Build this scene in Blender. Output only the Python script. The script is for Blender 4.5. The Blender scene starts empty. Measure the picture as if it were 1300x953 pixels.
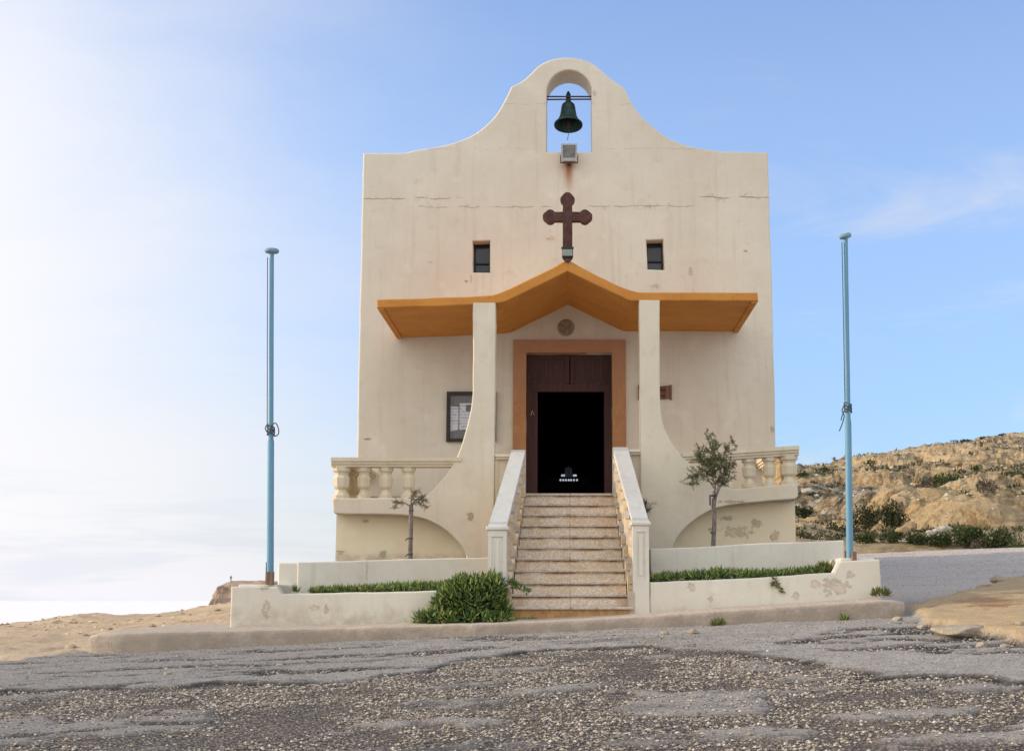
import bpy, math, random
import numpy as np
from mathutils import Vector, Matrix
random.seed(7); RNG = np.random.default_rng(11)
S = bpy.context.scene; COL = S.collection
sin, cos, pi = math.sin, math.cos, math.pi

# ------------------------------------------------------------------ camera survey
# X right, Y away from the camera, Z up; the chapel front stands on the plane Y = 0.
FPX, CX, CY, TH = 1930.0, 722.0, 431.5, math.atan(0.1707)
CAMY, EYE = -28.0, 1.6
def on(x, y, Y):                       # surveyed point of the photo on the upright plane Y -> (X, Z)
    ry = FPX*cos(TH)-(CY-y)*sin(TH); rz = FPX*sin(TH)+(CY-y)*cos(TH)
    t = (Y-CAMY)/ry
    return ((x-CX)*t, EYE+rz*t)
def onx(x, y, Y): return on(x, y, Y)[0]
def onz(x, y, Y): return on(x, y, Y)[1]
SLD, SLX = 0.056, 0.045                # the ground climbs towards the chapel and to the right
def on_ground(x, y):
    ry = FPX*cos(TH)-(CY-y)*sin(TH); rz = FPX*sin(TH)+(CY-y)*cos(TH); rx = x-CX
    s = -1.6/(rz-SLD*ry-SLX*rx)
    return (rx*s, CAMY+ry*s)

# ------------------------------------------------------------------ numpy noise
def _h(i, j, s):
    n = (i.astype(np.int64)*374761393+j.astype(np.int64)*668265263+s*144665) & 0xffffffff
    n = ((n ^ (n >> 13))*1274126177) & 0xffffffff
    return ((n ^ (n >> 16)) & 0xffff)/65535.0
def vnoise(x, y, s=0):
    x = np.asarray(x, float); y = np.asarray(y, float)
    i = np.floor(x); j = np.floor(y); u = x-i; v = y-j
    u = u*u*(3-2*u); v = v*v*(3-2*v)
    return (_h(i, j, s)*(1-u)+_h(i+1, j, s)*u)*(1-v)+(_h(i, j+1, s)*(1-u)+_h(i+1, j+1, s)*u)*v
def fbm(x, y, s=0, o=4):
    a, t, r = 0.5, 0, 0
    for k in range(o):
        r = r+a*vnoise(np.asarray(x)*2**k+17*k, np.asarray(y)*2**k-9*k, s+k); t += a; a *= .5
    return r/t
def sstep(a, b, x):
    t = np.clip((np.asarray(x, float)-a)/(b-a), 0, 1); return t*t*(3-2*t)
def sdist(px, py, poly):               # signed distance to a polygon, positive inside
    px = np.asarray(px, float); py = np.asarray(py, float)
    d = np.full(px.shape, 1e9); ins = np.zeros(px.shape, bool)
    n = len(poly)
    for k in range(n):
        ax, ay = poly[k]; bx, by = poly[(k+1) % n]
        ex, ey = bx-ax, by-ay; wx, wy = px-ax, py-ay
        t = np.clip((wx*ex+wy*ey)/(ex*ex+ey*ey+1e-12), 0, 1)
        d = np.minimum(d, np.hypot(wx-ex*t, wy-ey*t))
        c = ((ay > py) != (by > py)) & (px < (bx-ax)*(py-ay)/(by-ay+1e-12)+ax)
        ins ^= c
    return np.where(ins, d, -d)

# ------------------------------------------------------------------ objects
def empty(name, loc, label, cat, group=None):
    o = bpy.data.objects.new(name, None); COL.objects.link(o); o.location = loc; o.empty_display_size = .2
    return tag(o, label, cat, group)
def tag(o, label=None, cat=None, group=None, kind=None):
    if label: o['label'] = label
    if cat: o['category'] = cat
    if group: o['group'] = group
    if kind: o['kind'] = kind
    return o
def link(name, me, mats, parent=None, smooth=False):
    if not isinstance(mats, (list, tuple)): mats = [mats]
    if not len(me.materials):
        for m in mats: me.materials.append(m)
    me.name = name
    if smooth: me.polygons.foreach_set('use_smooth', [True]*len(me.polygons)); me.update()
    o = bpy.data.objects.new(name, me); COL.objects.link(o)
    if parent is not None:
        o.parent = parent
        if parent.parent is None: o.matrix_parent_inverse = Matrix.Translation(-parent.location)
    return o
class MB:                              # collects shapes into one mesh
    def __init__(s): s.v = []; s.f = []; s.m = []; s.sm = []
    def add(s, vs, fs, m=0, sm=False):
        b = len(s.v); s.v += [tuple(p) for p in vs]
        for f in fs: s.f.append([b+i for i in f]); s.m.append(m); s.sm.append(sm)
        return s
    def box(s, x0, x1, y0, y1, z0, z1, m=0, b=0.0):
        if b <= 0:
            vs = [(x, y, z) for z in (z0, z1) for y in (y0, y1) for x in (x0, x1)]
            return s.add(vs, [(0, 2, 3, 1), (4, 5, 7, 6), (0, 1, 5, 4), (2, 6, 7, 3), (0, 4, 6, 2), (1, 3, 7, 5)], m)
        # chamfered box
        c = [((x0+b, x1-b), (y0+b, y1-b), (z0, z1)), ((x0+b, x1-b), (y0, y1), (z0+b, z1-b)), ((x0, x1), (y0+b, y1-b), (z0+b, z1-b))]
        vs = []; idx = {}
        for a, (X, Y, Z) in enumerate(c):
            for i in (0, 1):
                for j in (0, 1):
                    for k in (0, 1): idx[a, i, j, k] = len(vs); vs.append((X[i], Y[j], Z[k]))
        fs = []
        for k in (0, 1):
            fs.append([idx[0, i, j, k] for i, j in ((0, 0), (1, 0), (1, 1), (0, 1))][::1 if k else -1])
            fs.append([idx[1, i, k, z] for i, z in ((0, 0), (1, 0), (1, 1), (0, 1))][::-1 if k else 1])
            fs.append([idx[2, k, j, z] for j, z in ((0, 0), (1, 0), (1, 1), (0, 1))][::1 if k else -1])
        for j in (0, 1):
            for k in (0, 1):
                fs.append([idx[0, 0, j, k], idx[0, 1, j, k], idx[1, 1, j, k], idx[1, 0, j, k]][::1 if j == k else -1])
                fs.append([idx[0, j, 0, k], idx[0, j, 1, k], idx[2, j, 1, k], idx[2, j, 0, k]][::-1 if j == k else 1])
                fs.append([idx[1, j, k, 0], idx[1, j, k, 1], idx[2, j, k, 1], idx[2, j, k, 0]][::-1 if j == k else 1])
        for i in (0, 1):
            for j in (0, 1):
                for k in (0, 1):
                    fs.append([idx[0, i, j, k], idx[1, i, j, k], idx[2, i, j, k]][::1 if (i+j+k) % 2 else -1])
        return s.add(vs, fs, m)
    def lathe(s, cx, cy, prof, n=16, m=0, rot=0.0, sm=True, cap=True):   # prof: (z, r)
        vs = []; fs = []
        for z, r in prof:
            for k in range(n):
                a = 2*pi*k/n+rot; vs.append((cx+r*cos(a), cy+r*sin(a), z))
        for i in range(len(prof)-1):
            for k in range(n):
                fs.append((i*n+k, i*n+(k+1) % n, (i+1)*n+(k+1) % n, (i+1)*n+k))
        s.add(vs, fs, m, sm)
        if cap: s.add(vs[:n], [list(range(n))[::-1]], m); s.add(vs[-n:], [list(range(n))], m)
        return s
    def tube(s, pts, rad, n=8, m=0, cap=True):
        pts = [Vector(p) for p in pts]; K = len(pts)
        if not isinstance(rad, (list, tuple)): rad = [rad]*K
        vs = []; fs = []; up = None
        for i, p in enumerate(pts):
            t = (pts[min(i+1, K-1)]-pts[max(i-1, 0)]).normalized()
            if up is None: up = Vector((1, 0, 0)) if abs(t.x) < .8 else Vector((0, 1, 0))
            u = (up-t*up.dot(t)).normalized(); w = t.cross(u); up = u
            for k in range(n):
                a = 2*pi*k/n; vs.append(p+(u*cos(a)+w*sin(a))*rad[i])
        for i in range(K-1):
            for k in range(n): fs.append((i*n+k, i*n+(k+1) % n, (i+1)*n+(k+1) % n, (i+1)*n+k))
        s.add(vs, fs, m, True)
        if cap: s.add(vs[:n], [list(range(n))[::-1]], m); s.add(vs[-n:], [list(range(n))], m)
        return s
    def hexa(s, a, b, m=0):            # two quads (lists of 4 points) joined
        return s.add(list(a)+list(b), [(3, 2, 1, 0), (4, 5, 6, 7), (0, 1, 5, 4), (1, 2, 6, 5), (2, 3, 7, 6), (3, 0, 4, 7)], m)
    def mesh(s, name='m'):
        me = bpy.data.meshes.new(name); me.from_pydata(s.v, [], s.f)
        me.polygons.foreach_set('material_index', s.m); me.polygons.foreach_set('use_smooth', s.sm); me.update(); return me
    def build(s, name, mats, parent=None): return link(name, s.mesh(name), mats, parent)

def resample(pts, step, closed=True):
    out = []; n = len(pts)
    for i in range(n if closed else n-1):
        a = Vector(pts[i]); b = Vector(pts[(i+1) % n]); L = (b-a).length; k = max(1, int(round(L/step)))
        for j in range(k): out.append(tuple(a+(b-a)*(j/k)))
    if not closed: out.append(tuple(pts[-1]))
    return out
def wobble(pts, amp, seed):
    n = len(pts); out = []
    for i, p in enumerate(pts):
        a = Vector(pts[i-1]); b = Vector(pts[(i+1) % n]); t = (b-a)
        if t.length < 1e-6: out.append(p); continue
        t.normalize()
        q = float(fbm(np.array([p[0]*2.3]), np.array([p[1]*2.3]), seed, 3)[0])-.5
        out.append((p[0]-t.y*q*amp*2, p[1]+t.x*q*amp*2))
    return out
def spline(pts, k=8):                  # catmull-rom through open points
    out = []; n = len(pts)
    for i in range(n-1):
        p0 = Vector(pts[max(i-1, 0)]); p1 = Vector(pts[i]); p2 = Vector(pts[i+1]); p3 = Vector(pts[min(i+2, n-1)])
        for j in range(k):
            t = j/k
            out.append(tuple(.5*((2*p1)+(p2-p0)*t+(2*p0-5*p1+4*p2-p3)*t*t+(3*p1-p0-3*p2+p3)*t**3)))
    out.append(tuple(pts[-1])); return out
def plate(name, outline, y0, y1, mats, parent=None, holes=(), bev=0.012, step=0.25, wob=0.006, seed=3):
    """upright slab with the (X,Z) outline, from depth y0 to y1, softly rounded edges, optional openings"""
    cu = bpy.data.curves.new('c', 'CURVE'); cu.dimensions = '2D'; cu.fill_mode = 'BOTH'
    for k, loop in enumerate([outline]+list(holes)):
        p = resample(loop, step) if step else loop
        if wob: p = wobble(p, wob, seed+k)
        sp = cu.splines.new('POLY'); sp.points.add(len(p)-1); sp.use_cyclic_u = True
        for q, (a, b) in zip(sp.points, p): q.co = (a, b, 0, 1)
    cu.extrude = abs(y1-y0)/2-bev; cu.bevel_depth = bev; cu.bevel_resolution = 2; cu.offset = -bev
    tmp = bpy.data.objects.new('c', cu); COL.objects.link(tmp)
    dg = bpy.context.evaluated_depsgraph_get()
    me = bpy.data.meshes.new_from_object(tmp.evaluated_get(dg))
    COL.objects.unlink(tmp); bpy.data.objects.remove(tmp)
    me.materials.clear()
    me.transform(Matrix.Translation((0, (y0+y1)/2, 0)) @ Matrix.Rotation(pi/2, 4, 'X'))
    me.polygons.foreach_set('use_smooth', [False]*len(me.polygons))
    return link(name, me, mats, parent)
def grid_mesh(name, X, Y, Z, mats, attrs=None, parent=None, smooth=True):
    nr, nc = X.shape
    v = np.stack([X, Y, Z], -1).reshape(-1, 3)
    i = np.arange(nr*nc).reshape(nr, nc)
    f = np.stack([i[:-1, :-1], i[:-1, 1:], i[1:, 1:], i[1:, :-1]], -1).reshape(-1, 4)
    return raw_mesh(name, v, f, mats, attrs, parent, smooth)
def raw_mesh(name, v, f, mats, attrs=None, parent=None, smooth=False):
    me = bpy.data.meshes.new(name); k = f.shape[1]
    me.vertices.add(len(v)); me.vertices.foreach_set('co', np.ascontiguousarray(v, dtype=np.float32).ravel())
    me.loops.add(f.size); me.loops.foreach_set('vertex_index', np.ascontiguousarray(f, dtype=np.int32).ravel())
    me.polygons.add(len(f)); me.polygons.foreach_set('loop_start', np.arange(0, f.size, k, dtype=np.int32))
    me.polygons.foreach_set('use_smooth', [smooth]*len(f))
    for n, a in (attrs or {}).items():
        at = me.attributes.new(n, 'FLOAT', 'POINT'); at.data.foreach_set('value', np.ascontiguousarray(a, dtype=np.float32).ravel())
    me.update(calc_edges=True); me.validate()
    return link(name, me, mats, parent)

# ------------------------------------------------------------------ materials
class NT:
    def __init__(s, name):
        s.mat = bpy.data.materials.new(name); s.mat.use_nodes = True; s.t = s.mat.node_tree
        s.b = s.t.nodes['Principled BSDF']; s.b.inputs['Roughness'].default_value = .85
        s.b.inputs['Specular IOR Level'].default_value = .25
        s.pos = s.n('ShaderNodeNewGeometry').outputs['Position']
    def n(s, t): return s.t.nodes.new(t)
    def put(s, sock, v):
        if hasattr(v, 'is_output') or isinstance(v, bpy.types.NodeSocket): s.t.links.new(v, sock)
        elif v is not None:
            if isinstance(v, tuple) and len(v) == 3 and sock.type == 'RGBA': v = (*v, 1)
            sock.default_value = v
    def math(s, op, a, b=None, c=None, clamp=False):
        n = s.n('ShaderNodeMath'); n.operation = op; n.use_clamp = clamp
        for k, v in enumerate((a, b, c)):
            if v is not None: s.put(n.inputs[k], v)
        return n.outputs[0]
    def vm(s, op, a, b=None):
        n = s.n('ShaderNodeVectorMath'); n.operation = op; s.put(n.inputs[0], a)
        if b is not None: s.put(n.inputs[1], b)
        return n.outputs['Value'] if op in ('LENGTH', 'DOT_PRODUCT', 'DISTANCE') else n.outputs[0]
    def noise(s, scale, detail=4, rough=.55, vec=None, dist=0.0):
        n = s.n('ShaderNodeTexNoise'); n.inputs['Scale'].default_value = scale; n.inputs['Detail'].default_value = detail
        n.inputs['Roughness'].default_value = rough; n.inputs['Distortion'].default_value = dist
        s.put(n.inputs['Vector'], vec if vec is not None else s.pos); return n.outputs[0]
    def voro(s, scale, feat='F1', vec=None, out='Distance'):
        n = s.n('ShaderNodeTexVoronoi'); n.feature = feat; n.inputs['Scale'].default_value = scale
        s.put(n.inputs['Vector'], vec if vec is not None else s.pos); return n.outputs[out]
    def mr(s, v, a, b, c=0.0, d=1.0, smooth=True):
        n = s.n('ShaderNodeMapRange'); n.interpolation_type = 'SMOOTHSTEP' if smooth else 'LINEAR'
        s.put(n.inputs[0], v)
        for k, q in enumerate((a, b, c, d)): n.inputs[1+k].default_value = q
        return n.outputs[0]
    def mix(s, f, a, b, mode='MIX'):
        n = s.n('ShaderNodeMix'); n.data_type = 'RGBA'; n.blend_type = mode
        s.put(n.inputs[0], f); s.put(n.inputs[6], a); s.put(n.inputs[7], b); return n.outputs[2]
    def gray(s, v):
        n = s.n('ShaderNodeCombineColor')
        for k in range(3): s.put(n.inputs[k], v)
        return n.outputs[0]
    def attr(s, name):
        n = s.n('ShaderNodeAttribute'); n.attribute_name = name; return n.outputs['Fac']
    def xyz(s, v=None):
        n = s.n('ShaderNodeSeparateXYZ'); s.put(n.inputs[0], v if v is not None else s.pos); return n.outputs
    def rnd(s): return s.n('ShaderNodeNewGeometry').outputs['Random Per Island']
    def bump(s, h, dist=.01, strength=1.0, normal=None):
        n = s.n('ShaderNodeBump'); n.inputs['Distance'].default_value = dist; n.inputs['Strength'].default_value = strength
        s.put(n.inputs['Height'], h)
        if normal is not None: s.put(n.inputs['Normal'], normal)
        return n.outputs[0]
    def out(s, col=None, normal=None, rough=None, spec=None, metal=None):
        if col is not None: s.put(s.b.inputs['Base Color'], col)
        if normal is not None: s.put(s.b.inputs['Normal'], normal)
        if rough is not None: s.put(s.b.inputs['Roughness'], rough)
        if spec is not None: s.b.inputs['Specular IOR Level'].default_value = spec
        if metal is not None: s.b.inputs['Metallic'].default_value = metal
        return s.mat

def plaster(name, base=(.74, .64, .51), dark=(.60, .52, .42), spots=(), cracks=(), rust=(), bumps=1.0, grime=None):
    m = NT(name); base = tuple(a*k for a, k in zip(base, (.965, 1.025, 1.04)))
    big = m.noise(.55, 3); mid = m.noise(4.0, 5, .65); 
    st = m.noise(1.0, 4, .6, m.vm('MULTIPLY', m.pos, (7, 7, .45)))
    c = m.mix(m.mr(big, .3, .7), base, tuple(a*.55+b*.45 for a, b in zip(base, dark)))
    c = m.mix(m.mr(mid, .52, .78, 0, .6), c, dark)
    c = m.mix(m.mr(st, .50, .75, 0, .50), c, dark)
    sp = m.noise(26, 3, .7); c = m.mix(m.mr(sp, .68, .78, 0, .35), c, (.36, .28, .20))
    pale = m.noise(1.7, 4, .6, m.vm('ADD', m.pos, (31, 7, 3))); c = m.mix(m.mr(pale, .55, .75, 0, .5), c, tuple(min(.84, a*1.1) for a in base))
    if grime:                          # damp dirt near a height: (z, reach)
        z = m.xyz()[2]; g = m.math('MULTIPLY', m.mr(z, grime[0]+grime[1], grime[0]), m.mr(mid, .3, .65))
        c = m.mix(m.math('MULTIPLY', g, .6), c, (.38, .31, .23))
    wob = m.noise(13, 6, .78); hole = None
    for (x, z, rx, rz, col) in spots:
        d = m.vm('LENGTH', m.vm('MULTIPLY', m.vm('SUBTRACT', m.pos, (x, 0, z)), (1/rx, 0, 1/rz)))
        k = m.mr(m.math('ADD', d, m.math('MULTIPLY', wob, 3.2)), 2.12, 1.92, 0, .72)
        c = m.mix(m.math('MULTIPLY', k, m.mr(mid, .25, .6, .6, 1)), c, col); hole = k if hole is None else m.math('MAXIMUM', hole, k)
    h = m.math('ADD', m.math('MULTIPLY', m.noise(2.2, 3), 2.4), m.math('MULTIPLY', m.noise(35, 4, .7), .22))
    if cracks or rust: X, _, Z = m.xyz()
    for (x0, x1, z, w, amt) in cracks:
        jag = m.math('MULTIPLY', m.math('SUBTRACT', m.noise(2.6, 8, .72, m.vm('MULTIPLY', m.pos, (1, 0, .05))), .5), .16)
        d = m.math('ABSOLUTE', m.math('SUBTRACT', m.math('SUBTRACT', Z, z), jag))
        gate = m.math('MULTIPLY', m.math('MULTIPLY', m.mr(X, x0-.1, x0+.1), m.mr(X, x1+.1, x1-.1)), m.mr(m.noise(2.9, 7, .72), .41, .54))
        k = m.math('MULTIPLY', m.mr(d, w*.62, w*.08), m.math('MULTIPLY', gate, amt))
        c = m.mix(m.math('MULTIPLY', k, .85), c, (.30, .22, .16)); hole = k if hole is None else m.math('MAXIMUM', hole, k)
        k2 = m.math('MULTIPLY', m.mr(d, w*7, 0), m.math('MULTIPLY', gate, m.mr(m.noise(7, 5, .7), .52, .64, 0, .75*amt)))
        c = m.mix(k2, c, (.50, .37, .25))
    for (x, z, w, hgt) in rust:
        jag = m.math('MULTIPLY', m.math('SUBTRACT', m.noise(5, 3), .5), .05)
        k = m.math('MULTIPLY', m.mr(m.math('ABSOLUTE', m.math('ADD', m.math('SUBTRACT', X, x), jag)), w, 0), m.mr(Z, z-hgt, z))
        k = m.math('MULTIPLY', k, m.mr(Z, z+.12, z+.05))
        c = m.mix(m.math('MULTIPLY', k, m.mr(st, .25, .5, .5, 1)), c, (.36, .13, .03))
    if hole is not None: h = m.math('SUBTRACT', h, m.math('MULTIPLY', hole, .9))
    return m.out(c, m.bump(h, .012*bumps, .75), .9, .2)
def flat(name, col, var=.25, scale=6, rough=.7, metal=0, spec=.3, bump=.003, dirt=None):
    m = NT(name); n = m.noise(scale, 5, .65)
    c = m.mix(m.mr(n, .3, .7), tuple(a*(1-var) for a in col), tuple(min(1, a*(1+var)) for a in col))
    if dirt: c = m.mix(m.mr(m.noise(scale*2.7, 4, .7), .52, .68), c, dirt)
    return m.out(c, m.bump(m.noise(scale*7, 4), bump, .6), rough, spec, metal)
# ================================================================== materials used on the chapel
YB = -2.95                             # front of the balcony, canopy and pillars
YP = -5.75                             # front planter wall / newels
YU = -4.40                             # upper planter wall
CR = (.745, .655, .545)
def chip(x, y, Y, rx, ry=None, col=(.33, .23, .15)):
    X, Z = on(x, y, Y); k = (28+Y)/FPX*1.35
    return (X, Z, rx*k, (ry or rx)*k, col)
M = {}
zc1 = onz(560, 263, 0); zc2 = onz(560, 252, 0)
M['facade'] = plaster('facade_plaster', CR, (.58, .49, .39),
    spots=[chip(700, 303, 0, 8, 4, (.60, .46, .33)), chip(592, 357, 0, 3, 2), chip(877, 345, 0, 3, 9, (.50, .43, .37)), chip(832, 364, 0, 5, 4, (.52, .45, .38)),
           chip(946, 319, 0, 4, 1.6, (.38, .30, .23)), chip(547, 333, 0, 3, 1.6, (.5, .42, .34)), chip(598, 354, 0, 2, 7, (.55, .47, .40)), chip(980, 545, 0, 4, 6, (.46, .38, .3)),
           chip(466, 557, 0, 5, 2, (.22, .13, .07)), chip(755, 118, 0, 3, 7, (.5, .4, .3))],
    cracks=[(onx(520, 263, 0), onx(700, 263, 0), zc1, .016, .8), (onx(748, 263, 0), onx(880, 263, 0), zc1+.02, .018, .8),
            (onx(462, 252, 0), onx(585, 252, 0), zc2, .022, .9), (onx(890, 252, 0), onx(975, 252, 0), zc2+.02, .028, 1.0),
            (onx(640, 132, 0), onx(812, 132, 0), onz(640, 132, 0), .012, .45), (onx(540, 190, 0), onx(940, 190, 0), onz(640, 189, 0), .014, .35)],
    rust=[(onx(722, 207, 0), onz(722, 208, 0), .16, .75)])
M['front'] = plaster('buttress_plaster', (.74, .635, .50), (.60, .50, .39),
    spots=[chip(598, 655, YB, 6, 8), chip(500, 655, YB, 6, 1.6, (.45, .36, .28)), chip(930, 637, YB, 26, 2.4, (.36, .29, .22)), chip(830, 640, YB, 4, 3, (.5, .42, .33)), chip(436, 655, YB, 10, 3, (.5, .4, .3))], bumps=1.0)
M['podium'] = plaster('podium_plaster', (.88, .735, .53), (.80, .66, .46),
    spots=[chip(463, 661, YB+.3, 7, 2.6, (.40, .33, .25)), chip(433, 701, YB+.3, 7, 4, (.52, .38, .25)), chip(486, 703, YB+.3, 7, 5, (.40, .31, .22)), chip(925, 657, YB+.3, 13, 4, (.52, .38, .25)),
           chip(960, 663, YB+.3, 12, 7, (.46, .33, .21)), chip(935, 675, YB+.3, 22, 9, (.55, .40, .26)), chip(985, 680, YB+.3, 8, 9, (.5, .37, .25)), chip(905, 672, YB+.3, 7, 4, (.44, .36, .28))],
    grime=(onz(700, 709, YB), .15))
M['planter'] = plaster('planter_plaster', (.76, .68, .57), (.60, .53, .45),
    spots=[chip(399, 772, YP, 9, 5, (.58, .44, .32)), chip(414, 773, YP, 4, 6, (.50, .36, .25)), chip(338, 772, YP, 5, 12, (.60, .49, .37)), chip(337, 746, YP, 10, 4, (.44, .35, .27)), chip(398, 795, YP, 6, 2, (.5, .36, .27)),
           chip(878, 745, YP, 7, 7, (.60, .47, .35)), chip(902, 760, YP, 4, 5, (.58, .45, .34)), chip(1062, 745, YP, 22, 12, (.60, .47, .37)), chip(1035, 742, YP, 9, 8, (.62, .48, .37)), chip(1080, 730, YP, 9, 7, (.55, .43, .33)), chip(1010, 757, YP, 6, 6, (.6, .48, .37))],
    grime=(onz(700, 790, YP), .35))
M['upper'] = plaster('terrace_plaster', (.75, .68, .58), (.60, .54, .47), spots=[chip(466, 727, YU, 2, 12, (.62, .55, .46))])
M['baluster'] = plaster('baluster_plaster', (.74, .64, .50), (.56, .43, .28), bumps=.6)
M['side_baluster'] = plaster('side_baluster_plaster', (.62, .48, .29), (.40, .28, .16), bumps=1.2)  # ochre tint puts the warm light on the side balusters into the colour
M['newel'] = plaster('newel_paint', (.76, .69, .60), (.60, .53, .45), bumps=.6)
M['coping'] = plaster('coping_paint', (.64, .61, .57), (.46, .43, .40), bumps=.6)
def canopy_mat():
    m = NT('ochre_render'); n = m.noise(2.2, 5, .65); f = m.noise(16, 4, .7)
    c = m.mix(m.mr(n, .3, .7), (.60, .27, .062), (.53, .215, .048)); c = m.mix(m.mr(f, .55, .75, 0, .6), c, (.37, .13, .027))
    st = m.noise(1, 4, .6, m.vm('MULTIPLY', m.pos, (9, 2, .8))); c = m.mix(m.mr(st, .58, .75, 0, .6), c, (.56, .27, .075))
    return m.out(c, m.bump(m.noise(20, 5, .7), .006, .7), .8, .2)
M['canopy'] = canopy_mat()
def surround_mat():
    m = NT('ochre_stone'); n = m.noise(3.5, 5, .7); f = m.noise(30, 4, .7); z = m.xyz()[2]
    c = m.mix(m.mr(n, .35, .65), (.47, .235, .11), (.39, .19, .09)); c = m.mix(m.mr(z, 5.0, 5.9, 0, .65), c, (.46, .25, .155))
    c = m.mix(m.mr(f, .6, .75, 0, .6), c, (.22, .09, .03)); return m.out(c, m.bump(f, .006, .7), .85, .2)
M['surround'] = surround_mat()
def wood(name, a, b, rough=.6):
    m = NT(name); g = m.noise(1, 5, .6, m.vm('MULTIPLY', m.pos, (26, 26, 1.4)))
    c = m.mix(m.mr(g, .3, .7), a, b); w = m.noise(9, 5, .75); c = m.mix(m.mr(w, .64, .72, 0, .5), c, tuple(min(1, 2.6*x+.03) for x in b))
    return m.out(c, m.bump(g, .004, .6), rough, .3)
M['door'] = wood('maroon_door_paint', (.080, .034, .029), (.052, .023, .021))
M['plaque'] = wood('brown_plaque', (.22, .11, .06), (.13, .06, .035))
M['carve'] = flat('carved_letters', (.06, .025, .018))
M['frame'] = flat('dark_frame', (.035, .024, .022), rough=.45)
M['cross'] = flat('rusted_cross_paint', (.085, .036, .030), .3, 7, .75, dirt=(.13, .06, .04))
M['bronze'] = flat('green_bronze', (.030, .060, .055), .4, 9, .55, .6, dirt=(.06, .13, .11))
M['dark'] = flat('dark_interior', (.018, .016, .015), rough=1, spec=0)  # near-black walls: the gloom indoors is put into the colour
M['iron'] = flat('iron', (.07, .045, .05), .3, 10, .7, dirt=(.16, .07, .04))
M['lamp_grey'] = flat('lamp_housing', (.42, .42, .40), .2, 30, .5, dirt=(.3, .25, .2))
M['lamp_dark'] = flat('lamp_dark_housing', (.03, .032, .03), .2, 30, .5)
M['reflector'] = flat('lamp_reflector', (.15, .15, .15), .3, 14, .3, .5)
M['lens'] = flat('lamp_lens', (.24, .29, .26), .25, 25, .25, 0, .5)
def glass_mat(name, col, rough=.08):
    m = NT(name); return m.out(m.mix(m.mr(m.noise(3, 4), .4, .7), col, tuple(a*1.5 for a in col)), m.bump(m.noise(2.5, 2), .004, .5), rough, .5)
M['pane'] = glass_mat('window_glass', (.030, .036, .052))
def board_glass():
    m = NT('board_glass'); m.b.inputs['Alpha'].default_value = .10
    return m.out((.4, .42, .45), None, .06, .5)
M['board_glass'] = board_glass()
M['felt'] = flat('grey_backing', (.17, .17, .165), .1, 20, .9)
def paper_mat(name, tint):
    m = NT(name); X, _, Z = m.xyz(); ln = m.math('PINGPONG', m.math('MULTIPLY', Z, 18.0), .5)
    blk = m.noise(14, 3, .6, m.vm('MULTIPLY', m.pos, (1, 0, 2.2)))
    k = m.math('MULTIPLY', m.mr(ln, .28, .34), m.mr(blk, .44, .54))
    return m.out(m.mix(m.math('MULTIPLY', k, .75), (.82, .84, .90), tint), None, .8)
M['paper'] = paper_mat('white_notice', (.25, .28, .38)); M['paper_blue'] = paper_mat('blue_notice', (.16, .27, .55))
M['photo'] = flat('printed_picture', (.10, .10, .14), .6, 40)
def pole_mat():
    m = NT('blue_pole_paint'); n = m.noise(1, 5, .65, m.vm('MULTIPLY', m.pos, (14, 14, 1.6)))
    c = m.mix(m.mr(n, .3, .7), (.115, .275, .40), (.15, .32, .44)); c = m.mix(m.mr(m.noise(11, 5, .75), .63, .70, 0, .7), c, (.20, .17, .15))
    return m.out(c, m.bump(n, .003, .5), .55, .35)
M['pole'] = pole_mat(); M['disc'] = flat('faded_blue_cap', (.20, .34, .42), .2, 8, .6)
M['rope'] = flat('grey_rope', (.10, .105, .12), .3, 40, .95)
M['stub'] = wood('weathered_stub', (.27, .18, .12), (.16, .10, .07), .9)

def stair_mat():
    m = NT('speckled_stair'); v = m.voro(95, 'F1', out='Color'); n = m.noise(3.2, 5, .7); f = m.noise(75, 3, .7)
    sp = m.math('POWER', m.xyz(v)[0], 1.0)
    c = m.mix(sp, (.50, .40, .30), (.86, .77, .65)); c = m.mix(m.mr(n, .42, .68, 0, .6), c, (.56, .36, .19))
    X, Y, Z = m.xyz()
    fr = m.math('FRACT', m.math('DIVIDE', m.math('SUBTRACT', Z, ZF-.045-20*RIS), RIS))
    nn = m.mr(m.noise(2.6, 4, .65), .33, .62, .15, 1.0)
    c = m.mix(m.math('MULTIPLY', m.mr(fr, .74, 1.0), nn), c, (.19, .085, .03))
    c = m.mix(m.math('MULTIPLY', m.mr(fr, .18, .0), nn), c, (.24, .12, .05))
    c = m.mix(m.mr(m.math('ABSOLUTE', m.math('SUBTRACT', X, .02)), .005, .002, 0, .7), c, (.24, .18, .13))
    return m.out(c, m.bump(f, .004, .8), .8, .25)
def tread_mat():
    m = NT('worn_tread'); n = m.noise(8, 5, .7); f = m.voro(80, 'F1', out='Color')
    c = m.mix(m.xyz(f)[0], (.42, .35, .28), (.66, .60, .52)); c = m.mix(m.mr(n, .5, .7, 0, .7), c, (.30, .18, .09))
    X = m.xyz()[0]; c = m.mix(m.mr(m.math('ABSOLUTE', m.math('SUBTRACT', X, .02)), .006, .003), c, (.11, .08, .06))
    return m.out(c, m.bump(m.noise(60, 3), .004, .6), .8, .25)
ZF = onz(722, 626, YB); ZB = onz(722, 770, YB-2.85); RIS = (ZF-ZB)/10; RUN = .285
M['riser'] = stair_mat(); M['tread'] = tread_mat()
M['ochre_base'] = flat('ochre_base_paint', (.42, .24, .10), .2, 9, .9, dirt=(.28, .16, .07))
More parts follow.
